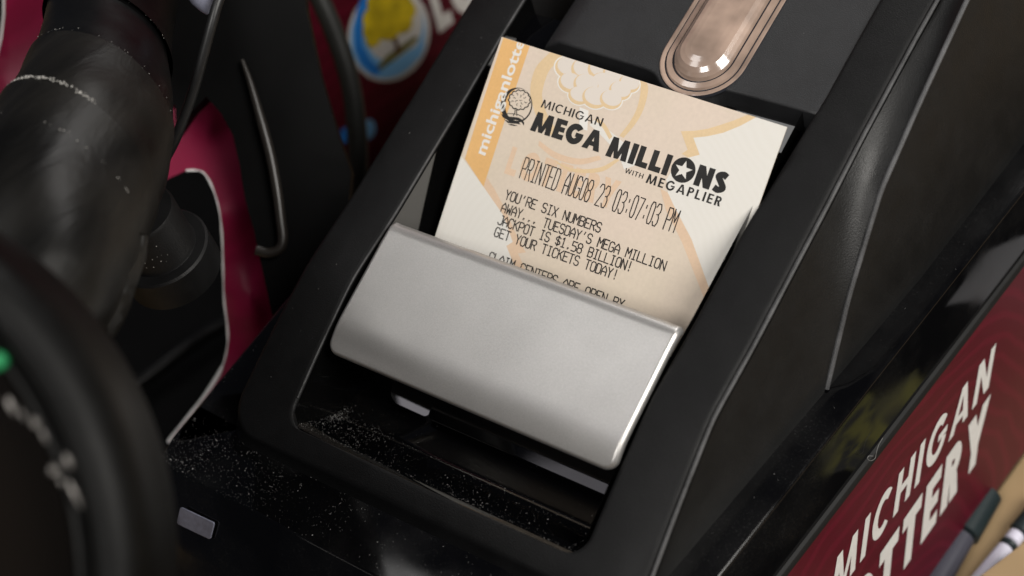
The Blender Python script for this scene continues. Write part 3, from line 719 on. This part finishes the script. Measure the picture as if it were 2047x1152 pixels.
for k, (x, y, r_) in enumerate(crs):
    art(ellipse(x, y, r_*1.06, r_*.9, 18, 22), .030+k*.003, 3, step=None)
    art(ellipse(x+2, y-3.5, r_*.95, r_*.74, 18, 22), .0315+k*.003, 5, step=None)
art([(1160, 215), (1178, 222), (1176, 262), (1160, 258)], .025, 6)
# faint big letters behind the print
q, Wt = bold_text('LOTTERY', .26, .16)
fnL = lambda x, y, h: (lambda a, b: sheet(a, b, h))(*(np.array(tk(1009, 347))+(np.array(tk(1226, 420))-np.array(tk(1009, 347)))*x+np.array([0, -7.9])*y))
put(pm, [[(p[0]/Wt, p[1]) for p in a] for a in q], fnL, .0235, 4, dh=.0003, mod=6)
sheet_o = pm.build('paper_sheet', ['paper', 'porange', 'pwhite', 'ppale', 'ppeach', 'pcrown', 'pline'], ticket, smooth=True, sharp=40)
# side lettering on the orange band
q = blender_font('michiganlotte', 1.0, .022)
xs_ = [p[0] for a in q for p in a]; x0, x1 = min(xs_), max(xs_)
B0 = np.array(tk(971, 312)); B1 = np.array(tk(1050, 82)); Bd = B1-B0; Bl = np.linalg.norm(Bd); Bd /= Bl
Bu = np.array([Bd[1], -Bd[0]])*1.0
if Bu[0] > 0: Bu = -Bu
kx = Bl/(x1-x0); ky = 2.75/.56
def band(x, y, h): c = B0+Bd*(x-x0)*kx+Bu*y*ky; return (c[0], c[1])
bm_ = MB(); qq = []
for a in q:
    P = clip_box([band(p[0], p[1], 0) for p in a], .05, TW, .12, TL_)
    if P: qq.append(P)
put(bm_, [p[::-1] for p in qq], lambda x, y, h: sheet(x, y, h), .05, 0, dh=.0008, mod=8)
for p_ in [0]: pass
bm_.build('side_lettering', ['pline'], sheet_o)
# round tree emblem
em = MB()
c3 = lambda x, y: tk(900+x/3.3875, 60+y/3.3875)
def ink(poly, h, m=0):
    v, f = fill2d([poly if sum(poly[i-1][0]*poly[i][1]-poly[i][0]*poly[i-1][1] for i in range(len(poly))) > 0 else poly[::-1]])
    em.add([sheet(a, b, h) for a, b in v], [t[::-1] for t in f], m)
E0 = [c3(*p) for p in ellipse(454, 512, 107, 120, 8, 48)]; E1 = [c3(*p) for p in ellipse(466, 508, 88, 110, 8, 48)]
put(em, [[E0[i], E0[(i+1) % 48], E1[(i+1) % 48], E1[i]] for i in range(48)], lambda x, y, h: sheet(x, y, h), .05, 0, dh=0)
def scal(cx, cy, rx, ry, k, amp, n=90, rot=0):
    return [(cx+(1+amp*abs(math.sin(k*a/2)))*rx*math.cos(a+rot), cy+(1+amp*abs(math.sin(k*a/2)))*ry*math.sin(a+rot)) for a in [2*math.pi*i/n for i in range(n)]]
ink([c3(*p) for p in scal(474, 476, 70, 64, 13, .13)], .056)
ink([c3(*p) for p in scal(474, 476, 62.5, 56.5, 13, .13)], .060, 1)
for k in range(13):
    a = k*2.4; r_ = 9+46*math.sqrt(k/13.); x, y = 474+r_*1.05*math.cos(a), 474+r_*.9*math.sin(a)
    st = [(x+9*math.cos(b_+a), y+8*math.sin(b_+a)) for b_ in np.linspace(.3, 2.9, 6)]
    put(em, strip_polys([c3(*p) for p in st], .19), sheet, .064, 0)
put(em, strip_polys([c3(445, 535), c3(444, 560), c3(432, 585)], .25), sheet, .064); put(em, strip_polys([c3(456, 535), c3(455, 562), c3(458, 585)], .25), sheet, .064)
ink([c3(*p) for p in [(352, 572), (380, 583), (410, 590), (440, 592), (470, 596), (496, 612), (508, 632), (503, 650), (494, 632), (476, 618), (446, 612), (412, 612), (376, 604), (360, 592)]], .056)
ink([c3(*p) for p in [(368, 606), (400, 620), (440, 622), (470, 628), (484, 644), (462, 638), (430, 636), (396, 632)]], .056)
ink([c3(*p) for p in [(396, 640), (424, 640), (450, 646), (462, 652), (440, 652), (414, 648)]], .056)
put(em, strip_polys([c3(372, 575), c3(400, 568), c3(430, 570), c3(462, 574), c3(494, 590), c3(512, 612)], .2), sheet, .066)
em.build('tree_emblem', ['ink', 'paper'], sheet_o)
# printed headings
hd = MB()
def tline(txt, t, b0, b1, cap, gap):
    q, W = bold_text(txt, t, gap); A = np.array(tk(*b0)); B = np.array(tk(*b1))-A
    put(hd, [[(p[0]/W, p[1]) for p in a] for a in q], lambda x, y, h: sheet(A[0]+B[0]*x, A[1]+B[1]*x-cap*y, h), .05)
capmm = lambda a, b: math.dist(tk(*a), tk(*b))
tline('MICHIGAN', .15, (1082, 215), (1203.5, 254), capmm((1083, 213), (1089.5, 197.5)), .16)
tline('MEGA', .30, (1061, 261), (1199, 305.5), capmm((1062, 260), (1075, 222)), .08)
tline('MILLI*NS', .30, (1212, 312), (1448, 390), capmm((1212, 311), (1227, 272)), .09)
tline('WITH', .14, (1250.5, 346), (1286.5, 358.5), capmm((1251, 346), (1254, 336.5)), .2)
tline('MEGAPLIER', .19, (1292.5, 366), (1440, 414), capmm((1293, 366), (1299.5, 348)), .22)
hd.build('heading', ['ink'], sheet_o)
pt = MB()
def tprint(txt, b0, b1, cap, t=.34):
    q, W = thermal_text(txt); A = np.array(tk(*b0)); B = np.array(tk(*b1))-A
    polys = []
    for st in q:
        P = [(A[0]+B[0]*x/W, A[1]+B[1]*x/W-cap*y/6) for x, y in st]
        polys += [seg_quad(P[i], P[i+1], t*random.uniform(.9, 1.06), t*.36) for i in range(len(P)-1)]
    put(pt, polys, sheet, .05, dh=.0012, mod=12)
c2 = lambda x, y: (860+x*.3127, 360+y*.3127)
c1 = lambda x, y: (860+x*.3645, 60+y*.3646)
tprint('PRINTED AUG08 23 03:07:03 PM', c1(494, 812), c1(1338, 1113), capmm(c1(494, 812), c1(522, 697)), .32)
cp = capmm(c2(483, 122), c2(497, 60))*.94
tprint("YOU'RE SIX NUMBERS", c2(481, 122), c2(1088, 338), cp)
tprint("AWAY... TUESDAY'S MEGA MILLION", c2(455, 203), c2(1499, 582), cp)
tprint('JACKPOT IS $1.58 BILLION!', c2(433, 281), c2(1284, 588), cp)
tprint('GET YOUR TICKETS TODAY!', c2(410, 358), c2(1192, 640), cp)
tprint('CLAIM CENTERS ARE OPEN BY', c2(370, 516), c2(1226, 828), cp)
pt.build('printed_text', ['thermal'], sheet_o)

# ------------------------------------------------------------------ things to the left and behind
def slab(mb, loop3, nrm, thick, m=0, step=None):
    """flat solid: outline points in space, extruded by thick along -nrm"""
    P = [np.asarray(p, float) for p in loop3]; nrm = np.asarray(nrm, float); nrm = nrm/np.linalg.norm(nrm)
    a = P[1]-P[0]; a = a-nrm*(a@nrm); a /= np.linalg.norm(a); b = np.cross(nrm, a); O = P[0]
    q = [((p-O)@a, (p-O)@b) for p in P]; hs = nrm*0
    if sum(q[i-1][0]*q[i][1]-q[i][0]*q[i-1][1] for i in range(len(q))) < 0: q = q[::-1]
    v, f = fill2d([q], step); n = len(v); nq = len(q)
    T = [O+a*x+b*y for x, y in v]; Bt = [p-nrm*thick for p in T]
    Fc = [t for t in f]+[[i+n for i in t[::-1]] for t in f]+[(i, i+n, (i+1) % nq+n, (i+1) % nq) for i in range(nq)]
    mb.add(T+Bt, Fc, m)
VIEW = R @ np.array([0, 0, 1.0])
# black sheet added to keep the lit counter dark on the left
filler_px = [(-400, 1400), (-400, -300), (1100, -300), (1000, 250), (600, 690), (345, 925), (318, 1010), (338, 1108), (330, 1190), (250, 1400)]
g = MB(); slab(g, [on_z(*p, -146) for p in filler_px], (0, 0, 1), 5.5)
o = g.build('rubber_mat', ['rubber'], origin=on_z(200, 700, COUNTER)); o['label'] = 'black rubber mat lying on the counter left of the ticket printer'; o['category'] = 'mat'
# glossy tube added on the black sheet to catch soft glints
g = MB(); tube(g, spline([on_z(120, 900, -138), on_z(240, 795, -138), on_z(310, 742, -138), on_z(400, 675, -137), on_z(520, 600, -139), on_z(640, 480, -140)], 40), 3.0, 14)
o = g.build('power_cable', ['tube'], smooth=True, origin=on_z(300, 750, COUNTER)); o['label'] = 'thick glossy black cable lying across the dark rubber mat'; o['category'] = 'cable'

# second terminal's dark red panel with the round tree emblem
SP = at_depth(780, 80, 690); SH = np.array([.28, .96, 0]); SH /= np.linalg.norm(SH); SN = np.array([SH[1], -SH[0], 0])
sign = thing('promotional_panel', 'dark red upright panel with round blue and yellow tree emblem, behind the printer', 'panel', [SP[0], SP[1], COUNTER])
def spx(px, py, h=0): return on_p(px, py, SP, SN)+SN*h
g = MB(); A = spx(590, 0); 
c_ = [np.array([*(SP+SH*s)[:2], z]) for s, z in ((-46, COUNTER), (330, COUNTER), (330, 150), (-46, 150))]
slab(g, c_, SN, 8); board = g.build('board', ['red'], sign)
lg = MB()
def sart(px, h, m):
    pts = [spx(*p, h) for p in px]; q = [((p-SP)@SH, p[2]) for p in pts]
    if sum(q[i-1][0]*q[i][1]-q[i][0]*q[i-1][1] for i in range(len(q))) < 0: q = q[::-1]
    v, f = fill2d([q]); lg.add([SP+SH*(x)+np.array([0, 0, y-SP[2]])+SN*h for x, y in v], f, m)
sart(ellipse(777, 68, 81, 96, 14, 48), .2, 0)
sart(ellipse(775, 68, 74, 89, 14, 48), .3, 2)
sart([(712, 20), (706, 60), (708, 100), (722, 130), (748, 152), (762, 140), (740, 118), (724, 90), (722, 50), (732, 10), (740, -20), (724, -10)], .4, 1)
sart(ellipse(786, 52, 57, 72, 14, 40), .5, 0)
sart([(762, 138), (785, 122), (815, 100), (846, 84), (848, 92), (840, 112), (818, 132), (790, 150), (768, 156)], .6, 2)
sart([(752, 132), (772, 110), (800, 90), (826, 72), (836, 74), (812, 98), (784, 120), (760, 138)], .7, 5)
sart([(780, 72), (790, 70), (796, 92), (802, 100), (786, 106), (788, 92)], .8, 4)
for k, (x, y, r_) in enumerate([(745, 62, 22), (772, 54, 26), (800, 44, 22), (748, 36, 26), (778, 22, 30), (804, 18, 24), (760, 6, 30), (790, -4, 28), (742, 78, 14), (735, 50, 12)]): sart(ellipse(x, y, r_, r_*.95, 0, 20), .9+k*.05, 3)
sart(ellipse(736, 258, 14, 20, 10, 20), .3, 2); sart(ellipse(690, 270, 12, 16, 10, 20), .3, 1)
lg.build('tree_emblem', ['white_print', 'blue', 'lightblue', 'yellow', 'trunkbrown', 'olive'], board)
tx2 = MB(); bold_line(tx2, (SP, SN), 'LOTTERY', .30, (877, 66), (1150, -145), (851, -28), .3, gap=.14)
tx2.build('lettering', ['white_print'], board)

# black bracket in front of the panel
def dpoly(px, dep): return [at_depth(*p, dep) for p in px]
br = thing('black_bracket', 'black plastic bracket with brownish rounded rib, left of the printer behind magenta sheet', 'bracket', [*on_z(560, 200, COUNTER)[:2], COUNTER])
o2 = [(280, -120), (600, -120), (612, 20), (640, 150), (676, 270), (702, 345), (690, 480), (640, 640), (560, 690), (546, 640), (533, 580), (520, 520), (507, 460), (490, 400), (479, 330), (465, 270), (441, 226), (412, 194), (384, 222), (354, 266), (350, 210), (300, 210), (240, 120)]
g = MB(); slab(g, dpoly(o2, 534), VIEW, 10); bracket_body = g.build('arm', ['bracket'], br, smooth=True, sharp=40)
g = MB(); tube(g, spline([at_depth(*p, 531.5) for p in [(484, 120), (500, 165), (520, 235), (540, 310), (553, 380), (561, 440), (565, 480), (556, 500), (535, 506), (512, 500)]], 50), np.r_[np.linspace(.6, 1.5, 12), np.full(38, 1.6)], 12); g.build('rib', ['rodbrown'], br, smooth=True)  # lighter brown tube: the groove's highlight put into colour and shape

# magenta sheet with white torn edge
edge_px = [(372, 341), (396, 341), (410, 349), (425, 376), (438, 420), (444, 475), (446, 540), (448, 600), (455, 660), (453, 700), (440, 742), (402, 800), (352, 862), (335, 885)]
sp_ = [tuple(p) for p in spline(edge_px, 60)]
outl = [(-10, 118), (7, 30), (12, -120), (460, -120), (530, 150), (545, 330), (560, 480), (585, 620), (620, 700), (560, 800), (420, 900)]+sp_[::-1]+[(330, 360), (290, 440), (150, 520), (-40, 420)]
def sdep(px, py):
    bump = 9*math.exp(-(((px-505)/40)**2+((py-610)/75)**2))+5*math.exp(-((py-430)/60)**2)*math.exp(-((px-470)/60)**2)
    return 562-bump+8*math.sin(py*.008+px*.004)
def shp(px, py, lift=0): return at_depth(px, py, sdep(px, py)-lift)
g = MB(); q = outl
ar = sum(q[i-1][0]*q[i][1]-q[i][0]*q[i-1][1] for i in range(len(q)))
if ar > 0: q = q[::-1]
qv, qf = fill2d([[(x, -y) for x, y in q] if sum(q[i-1][0]*-q[i][1]+q[i][0]*q[i-1][1] for i in range(len(q))) > 0 else [(x, -y) for x, y in q][::-1]], 24)
n_ = len(qv); T = [shp(x, -y) for x, y in qv]; Bk = [shp(x, -y, -.5) for x, y in qv]
nq = len(q); g.add(T+Bk, list(qf)+[[i+n_ for i in f[::-1]] for f in qf]+[(i, i+n_, (i+1) % nq+n_, (i+1) % nq) for i in range(nq)])
def white_edge(P, w0):
    P = np.array(P); rr = strip_polys(P, w0)
    for a in rr: g.add([shp(x, y, .12) for x, y in a], [list(range(4))], 1)
white_edge(sp_, [3.4+1.6*math.sin(i*.9)*math.sin(i*.37)+(3.5 if i > 44 else 0) for i in range(60)])
white_edge([(9, -100), (7, 30), (2, 75), (-8, 118)], 5)
o = g.build('magenta_sheet', ['magenta', 'paperwhite'], smooth=True, sharp=50, origin=on_z(420, 500, COUNTER)); o['label'] = 'curled magenta sheet with white torn edge hanging beside the printer'; o['category'] = 'paper sheet'

# grey cable hanging in front of the panel
g = MB(); tube(g, spline([at_depth(*p, d) for p, d in [((600, -80), 600), ((640, 0), 604), ((672, 75), 608), ((700, 165), 612), ((713, 260), 616), ((716, 345), 620), ((716, 460), 628), ((700, 620), 650)]], 60), 3.6, 16)
o = g.build('grey_cable', ['cablegrey'], smooth=True, origin=on_z(716, 400, COUNTER)); o['label'] = 'thick dark grey cable hanging in front of the dark red panel'; o['category'] = 'cable'

# hand scanner: taped neck, pivot knob and big round head
scn = thing('barcode_scanner', 'black scanner with tape-wrapped neck and large round head with green lamp', 'scanner', [*on_z(150, 600, COUNTER)[:2], COUNTER])
AX = [((250, -120), 515, 18), ((228, -20), 495, 17.2), ((207, 95), 475, 17), ((190, 210), 455, 20.1), ((152, 320), 438, 22), ((108, 430), 422, 21.8), ((74, 530), 408, 20.5), ((48, 620), 398, 17.8), ((40, 700), 390, 13.6)]
axp = spline([at_depth(*p, d) for p, d, r_ in AX], 121); axr = spline([(r_, 0) for _, _, r_ in AX], 121)[:, 0]
RIGHT = R @ np.array([1.0, 0, 0])
def nk(s, th, dr=0.0):
    """point on the neck: s 0..1 along it, th 0 = right side, 90 deg = facing the camera"""
    s = min(max(s, 0), 1); k = s*120; i = min(int(k), 119); u = k-i
    c = axp[i]*(1-u)+axp[i+1]*u; t = axp[min(i+2, 120)]-axp[max(i-1, 0)]; t /= np.linalg.norm(t)
    a = RIGHT-t*(RIGHT@t); a /= np.linalg.norm(a); b = np.cross(a, t); b = b if b@VIEW > 0 else -b
    rr = axr[i]*(1-u)+axr[i+1]*u+dr
    return c+rr*(math.cos(th)*a+math.sin(th)*b)
def sleeve(name, s0, s1, dr, skew0, skew1, m, ripple=0.0, parent=scn, wave=0.0):
    g = MB(); NS, NT = 34, 72; rows = []
    prof = [(0, dr-.9), (0, dr-.1), (.004, dr)]+[(None, dr)]*(NS-3)
    for i in range(NS):
        for j in range(NT):
            th = 2*math.pi*j/NT
            a0 = s0+skew0*math.cos(th)+wave*math.sin(3*th); a1 = s1+skew1*math.cos(th)
            u = 0 if i < 2 else (i-2)/(NS-3)
            d = prof[i][1]
            d += ripple*(math.sin(9*u+3*th)+math.sin(17*u-5*th+1)*.6)*.5
            rows.append(nk(a0+(a1-a0)*u, th, d))
    g.add(rows, [f for f in grid_faces(NS, NT, True)]); return g.build(name, [m], parent, smooth=True, sharp=45)
sleeve('neck', 0, 1, 0, 0, 0, 'tube')
sleeve('collar', 0, .235, 1.2, .0, .05, 'headshell', .1)
sleeve('tape_wrap', .36, .62, .7, .055, .05, 'tape', .35)
sleeve('tape_wrap', .50, .99, 1.3, .07, 0, 'tape', .5)
# loose pointed end of the tape
fl = [(150, 500), (230, 452), (296, 470), (292, 520), (272, 575), (262, 612), (250, 640), (232, 672), (208, 688), (186, 672), (160, 630), (138, 570)]
fv, ff = fill2d([[(x, -y) for x, y in fl][::-1]], 14)
def flp(x, y, k): return at_depth(x, -y, 404+14*((x-185)/110)**2+2.0*math.sin(x*.05-y*.03)+1.1*math.sin(x*.11+y*.02)-k)
n_ = len(fv); nf_ = len(fl); g = MB()
g.add([flp(x, y, 0) for x, y in fv]+[flp(x, y, -.4) for x, y in fv], list(ff)+[[i+n_ for i in f[::-1]] for f in ff]+[(i, i+n_, (i+1) % nf_+n_, (i+1) % nf_) for i in range(nf_)])
g.build('tape_end', ['tape'], scn, smooth=True, sharp=50)
g = MB()                                          # lumpy bead of glue and lint along the tape edges
for s0, sk_, n0, lo_, hi_, sz in ((.497, .07, 200, 1.15, 2.5, .27), (.585, .075, 46, .35, 2.6, .2), (.36, .055, 26, .2, 2.4, .14), (.235, .05, 22, .2, 2.2, .12)):
    for k in range(n0):
        th = rng.uniform(lo_, hi_); c = nk(s0+sk_*math.cos(th)+rng.normal(0, .002), th, 1.3 if s0 > .4 else 1.1); r_ = sz*rng.uniform(.25, 1)
        lathe(g, c, VIEW+rng.normal(0, .3, 3), [(0.01, r_), (r_*.8, r_*.5), (r_, 0), (r_*.8, -r_*.5), (.01, -r_)], 6)
lint = g.build('lint', ['dustw'], scn, smooth=True); lint['kind'] = 'stuff'
g = MB(); KP = at_depth(326, 503, 482); lathe(g, KP, (0.05, -.1, 1), [(.1, -9), (13.2, -9), (13.6, -8.6), (13.6, 1.5), (13.0, 2.1), (10.4, 2.3), (10.1, 2.8), (10.1, 17), (9.5, 18), (.1, 18.2)], 64)
for k in range(30):
    a_ = rng.normal(-1.15, .35); rr_ = 10.1 if k < 40 else 13.6; hh_ = rng.uniform(4, 13) if k < 40 else rng.uniform(-6, 1); r_ = rng.uniform(.06, .22)
    c = KP+np.array([rr_*math.cos(a_)+.05*hh_, rr_*math.sin(a_)-.1*hh_, hh_]); lathe(g, c, VIEW+rng.normal(0, .4, 3), [(.01, r_*.5), (r_, 0), (.01, -r_*.5)], 6, m=1)
g.build('pivot_knob', ['matt', 'dustw'], scn, smooth=True, sharp=40)
HC = at_depth(-602, 1182, 292); HA = CAM-HC; HA = HA/np.linalg.norm(HA); HA = VIEW*.9+HA*.1; HA /= np.linalg.norm(HA)
g = MB(); lathe(g, HC, HA, [(61.5, -30), (61.0, -6), (61.4, -2.6), (62.4, -1.2), (63.4, -1.6), (63.9, -.4), (65.8, 1.0), (66.5, .2), (67.4, .6), (70.2, -.2), (72.6, -2.2), (74.2, -6), (74.8, -12), (73.5, -40), (61.5, -30)], 160)
head = g.build('round_head', ['headshell'], scn, smooth=True, sharp=40)
g = MB(); lathe(g, HC-HA*16, HA, [(.1, 0), (61.8, 0), (61.8, -2), (.1, -2)], 96); g.build('dark_glass', ['lensface'], scn)
HR = np.cross(HA, [0, 0, 1.0]); HR /= np.linalg.norm(HR); HU = np.cross(HR, HA)
def hpt(px, py, h):                               # pixel -> point on the head's face, h in front of it
    return on_p(px, py, HC+HA*h, HA)
g = MB(); lathe(g, hpt(-7, 722, .9), HA, [(.05, .6), (1.0, .4), (1.5, -.2), (1.5, -2)], 24); g.build('green_lamp', ['green'], scn, smooth=True)
g = MB()
for (x, y, r_, l_) in ((22, 812, .5, 1.6), (45, 830, .4, 1.0), (70, 845, .75, .9), (88, 872, .35, 1.3), (108, 940, 1.0, .9), (136, 922, .6, 1.3), (122, 962, .4, .8), (150, 990, .45, 2.4)):
    c = hpt(x, y, .4); d = (hpt(x+10, y+22, .4)-c); d /= np.linalg.norm(d); tube(g, [c-d*l_, c-d*l_*.4, c+d*l_*.4, c+d*l_], [r_*.4, r_, r_, r_*.4], 8)
g.build('metal_clip', ['chip'], scn, smooth=True)
# thin black lead with its bright plug
ld = thing('scanner_lead', 'thin black lead with pale plug running down beside the taped neck', 'cable', [*on_z(330, 340, COUNTER)[:2], COUNTER])
g = MB(); tube(g, spline([at_depth(*p, d) for p, d in [((470, -60), 470), ((440, -6), 468), ((424, 45), 468), ((408, 105), 470), ((384, 190), 474), ((352, 275), 478), ((326, 328), 484), ((300, 400), 500)]], 60), 1.45, 14); lead = g.build('lead', ['leadskin'], ld, smooth=True)
g = MB(); lathe(g, at_depth(412, 8, 474), R @ np.array([-.5, .8, .35]), [(.1, -3.2), (1.6, -2.4), (2.5, -.6), (3.2, 2), (3.4, 6), (.1, 6.5)], 32); g.build('plug', ['sticker'], ld, smooth=True)

# ------------------------------------------------------------------ right-hand counter things
def pen(name, label, a, b, r_, cols, z):
    t = thing(name, label, 'pen', [*on_z(*a, COUNTER)[:2], COUNTER]); A = on_z(*a, z); B = on_z(*b, z); d = (B-A); L = np.linalg.norm(d); d /= L
    for (nm, u0, u1, rr, m) in cols:
        g = MB(); lathe(g, A+d*L*u0, d, [(.05, 0), (rr*.8, .1), (rr, .6), (rr, L*(u1-u0)-.6), (rr*.8, L*(u1-u0)-.1), (.05, L*(u1-u0))], 28); g.build(nm, [m], t, smooth=True, sharp=40)
pen('marker_pen', 'dark marker pen with grey barrel lying against the side of the printer', (1840, 1215), (1972, 985), 4, [('barrel', 0, .62, 4.4, 'penshade'), ('cap', .62, 1, 5.4, 'pendark')], COUNTER+5.4)
pen('ballpoint_pen', 'white pen with dark green cap lying on the tan counter', (1925, 1200), (2090, 1000), 2.6, [('barrel', 0, .52, 2.7, 'penwhite'), ('ring', .52, .57, 2.9, 'pendark'), ('grip', .57, .66, 2.7, 'penwhite'), ('cap', .66, 1, 3.4, 'pendark')], COUNTER+3.5)
g = MB(); P = [on_z(*p, -132) for p in [(1935, 1168), (2060, 1072), (2110, 1110), (2010, 1240)]]; slab(g, P, (0, 0, 1), 19.5)
o = g.build('wooden_box', ['wood'], origin=[*P[0][:2], COUNTER]); bevel(o, 1.2); o['label'] = 'tan wooden box corner in front of the white pen'; o['category'] = 'box'

# ------------------------------------------------------------------ dust and lint on the printer
def tray_z(y): return float(np.interp(y, [p[0] for p in tp], [p[1] for p in tp]))
g = MB()
_dr = rng.uniform(0, 6.28, (6, 2)); _df = rng.normal(0, .16, (6, 2))
def drift(x, y):                                   # patchy density, 0..1
    v = sum(math.sin(_df[i][0]*x+_df[i][1]*y+_dr[i][0]) for i in range(6)); return 1/(1+math.exp(-1.3*v))
def speck(x, y, z, r_):
    k = rng.integers(3, 6); a0 = rng.uniform(0, 6.3)
    V = [(x+r_*rng.uniform(.5, 1)*math.cos(a0+6.283*i/k), y+r_*rng.uniform(.5, 1)*math.sin(a0+6.283*i/k), z+rng.uniform(0, r_*.4)) for i in range(k)]
    g.add(V+[(x, y, z+r_*.9)], [(i, (i+1) % k, k) for i in range(k)])
def rsz(): return float(np.clip(rng.lognormal(-2.84, .52), .03, .26))
for _ in range(1700):                              # front and left ledge
    y = rng.uniform(-85, -67); x = xl(y)+1+abs(rng.normal(0, 55)); 
    if x < 75 and rng.random() < drift(x, y)+.3: speck(x, y, LED, rsz())
for _ in range(700):
    y = -84+abs(rng.normal(0, 26)); x = rng.uniform(xl(y)+1, -67.5)
    if y < 40 and rng.random() < drift(x, y): speck(x, y, LED, rsz())
for _ in range(1300):                               # tray lip, thick in the left corner
    x = -47+min(90, rng.exponential(38)); y = rng.uniform(-58, -44.5)
    if x < 46 and rng.random() < drift(x*1.5, y*1.5)+.15: speck(x, y, tray_z(y)+.03, rsz())
for _ in range(330):
    x = -46+abs(rng.normal(0, 2.5)); y = -47+rng.normal(0, 2.2); speck(x, max(-57, y), tray_z(max(-57, y))+.03, rsz())
for _ in range(200): x = rng.uniform(-46, 46); y = -46.6+rng.normal(0, .35); speck(x, y, tray_z(y)+.03, rsz()*.9)
for _ in range(260): x = rng.uniform(-46, 46); y = -58.2+rng.normal(0, .35); speck(x, y, tray_z(y)+.03, rsz()*.9)
for _ in range(120): x = rng.uniform(-45, 44); y = rng.uniform(-45, -36); speck(x, y, tray_z(y)+1.1, rsz()*.8)
for _ in range(150):                               # rails
    s_ = rng.choice([-1, -1, -1, 1]); y = rng.uniform(-66, 90); speck(s_*rng.uniform(50, 63), y, zp(y)+.1, rsz()*.7)
for _ in range(45): y = rng.uniform(25, 66); speck(-rng.uniform(49, 54), y, zp(y)+.1, rsz()*.8)
for _ in range(90): y = rng.uniform(-50, 120); speck(rng.uniform(e3(y)[0]+.8, xr(y)-1), y, LED, rsz()*.8)
for _ in range(60): x = rng.uniform(-28, 48); y = rng.uniform(64, 90); speck(x, y, hz(y)+.02, rsz()*.7)
for _ in range(60): x = rng.uniform(-46, 46); y = rng.uniform(40, 60); speck(x, y, tray_z(y)+.05, rsz()*.7)
for k in range(16):                                # lint fibres
    x = rng.uniform(-78, 40); y = rng.uniform(-84, -68) if k < 9 else rng.uniform(-57, -47); z = LED+.1 if k < 9 else tray_z(y)+.2
    a = rng.uniform(0, 6.3); L = rng.uniform(.5, 1.4); P = []
    for i in range(7): P.append((x, y, z)); x += L/6*math.cos(a); y += L/6*math.sin(a); a += rng.uniform(-.5, .7)
    tube(g, P, .035, 4)
o = g.build('dust', ['dust'], printer); o['kind'] = 'stuff'
g = MB()
P = [on_p(1640+x*.4271, 660+y*.4271, pW+nW*1.2, nW) for x, y in [(292, 505), (272, 540), (262, 575), (256, 600), (236, 612), (222, 603), (226, 590), (248, 590)]]
tube(g, spline(P, 40), .05, 5); o = g.build('loose_fibre', ['dust'], printer)

# unseen prop added on the counter, shaping the reflection in the printer's glossy side
fo = thing('folder', 'black folder with olive print on the counter right of the printer', 'folder', [150, 100, COUNTER])
g = MB(); slab(g, [(104, -70, COUNTER+2.2), (330, -70, COUNTER+2.2), (330, 330, COUNTER+2.2), (126, 330, COUNTER+2.2), (124, 40, COUNTER+2.2), (112, 0, COUNTER+2.2)], (0, 0, 1), 2); g.build('cover', ['rubber'], fo)  # dark sheet added so the side wall mirrors less bright counter
g = MB(); slab(g, [(126, 66, COUNTER+2.5), (150, 58, COUNTER+2.5), (180, 70, COUNTER+2.5), (182, 100, COUNTER+2.5), (156, 96, COUNTER+2.5), (146, 112, COUNTER+2.5), (128, 104, COUNTER+2.5)], (0, 0, 1), .25); g.build('print', ['olive'], fo)
g = MB(); slab(g, [(126, 150, COUNTER+2.5), (172, 146, COUNTER+2.5), (176, 176, COUNTER+2.5), (128, 190, COUNTER+2.5)], (0, 0, 1), .25); g.build('card', ['greycard'], fo)
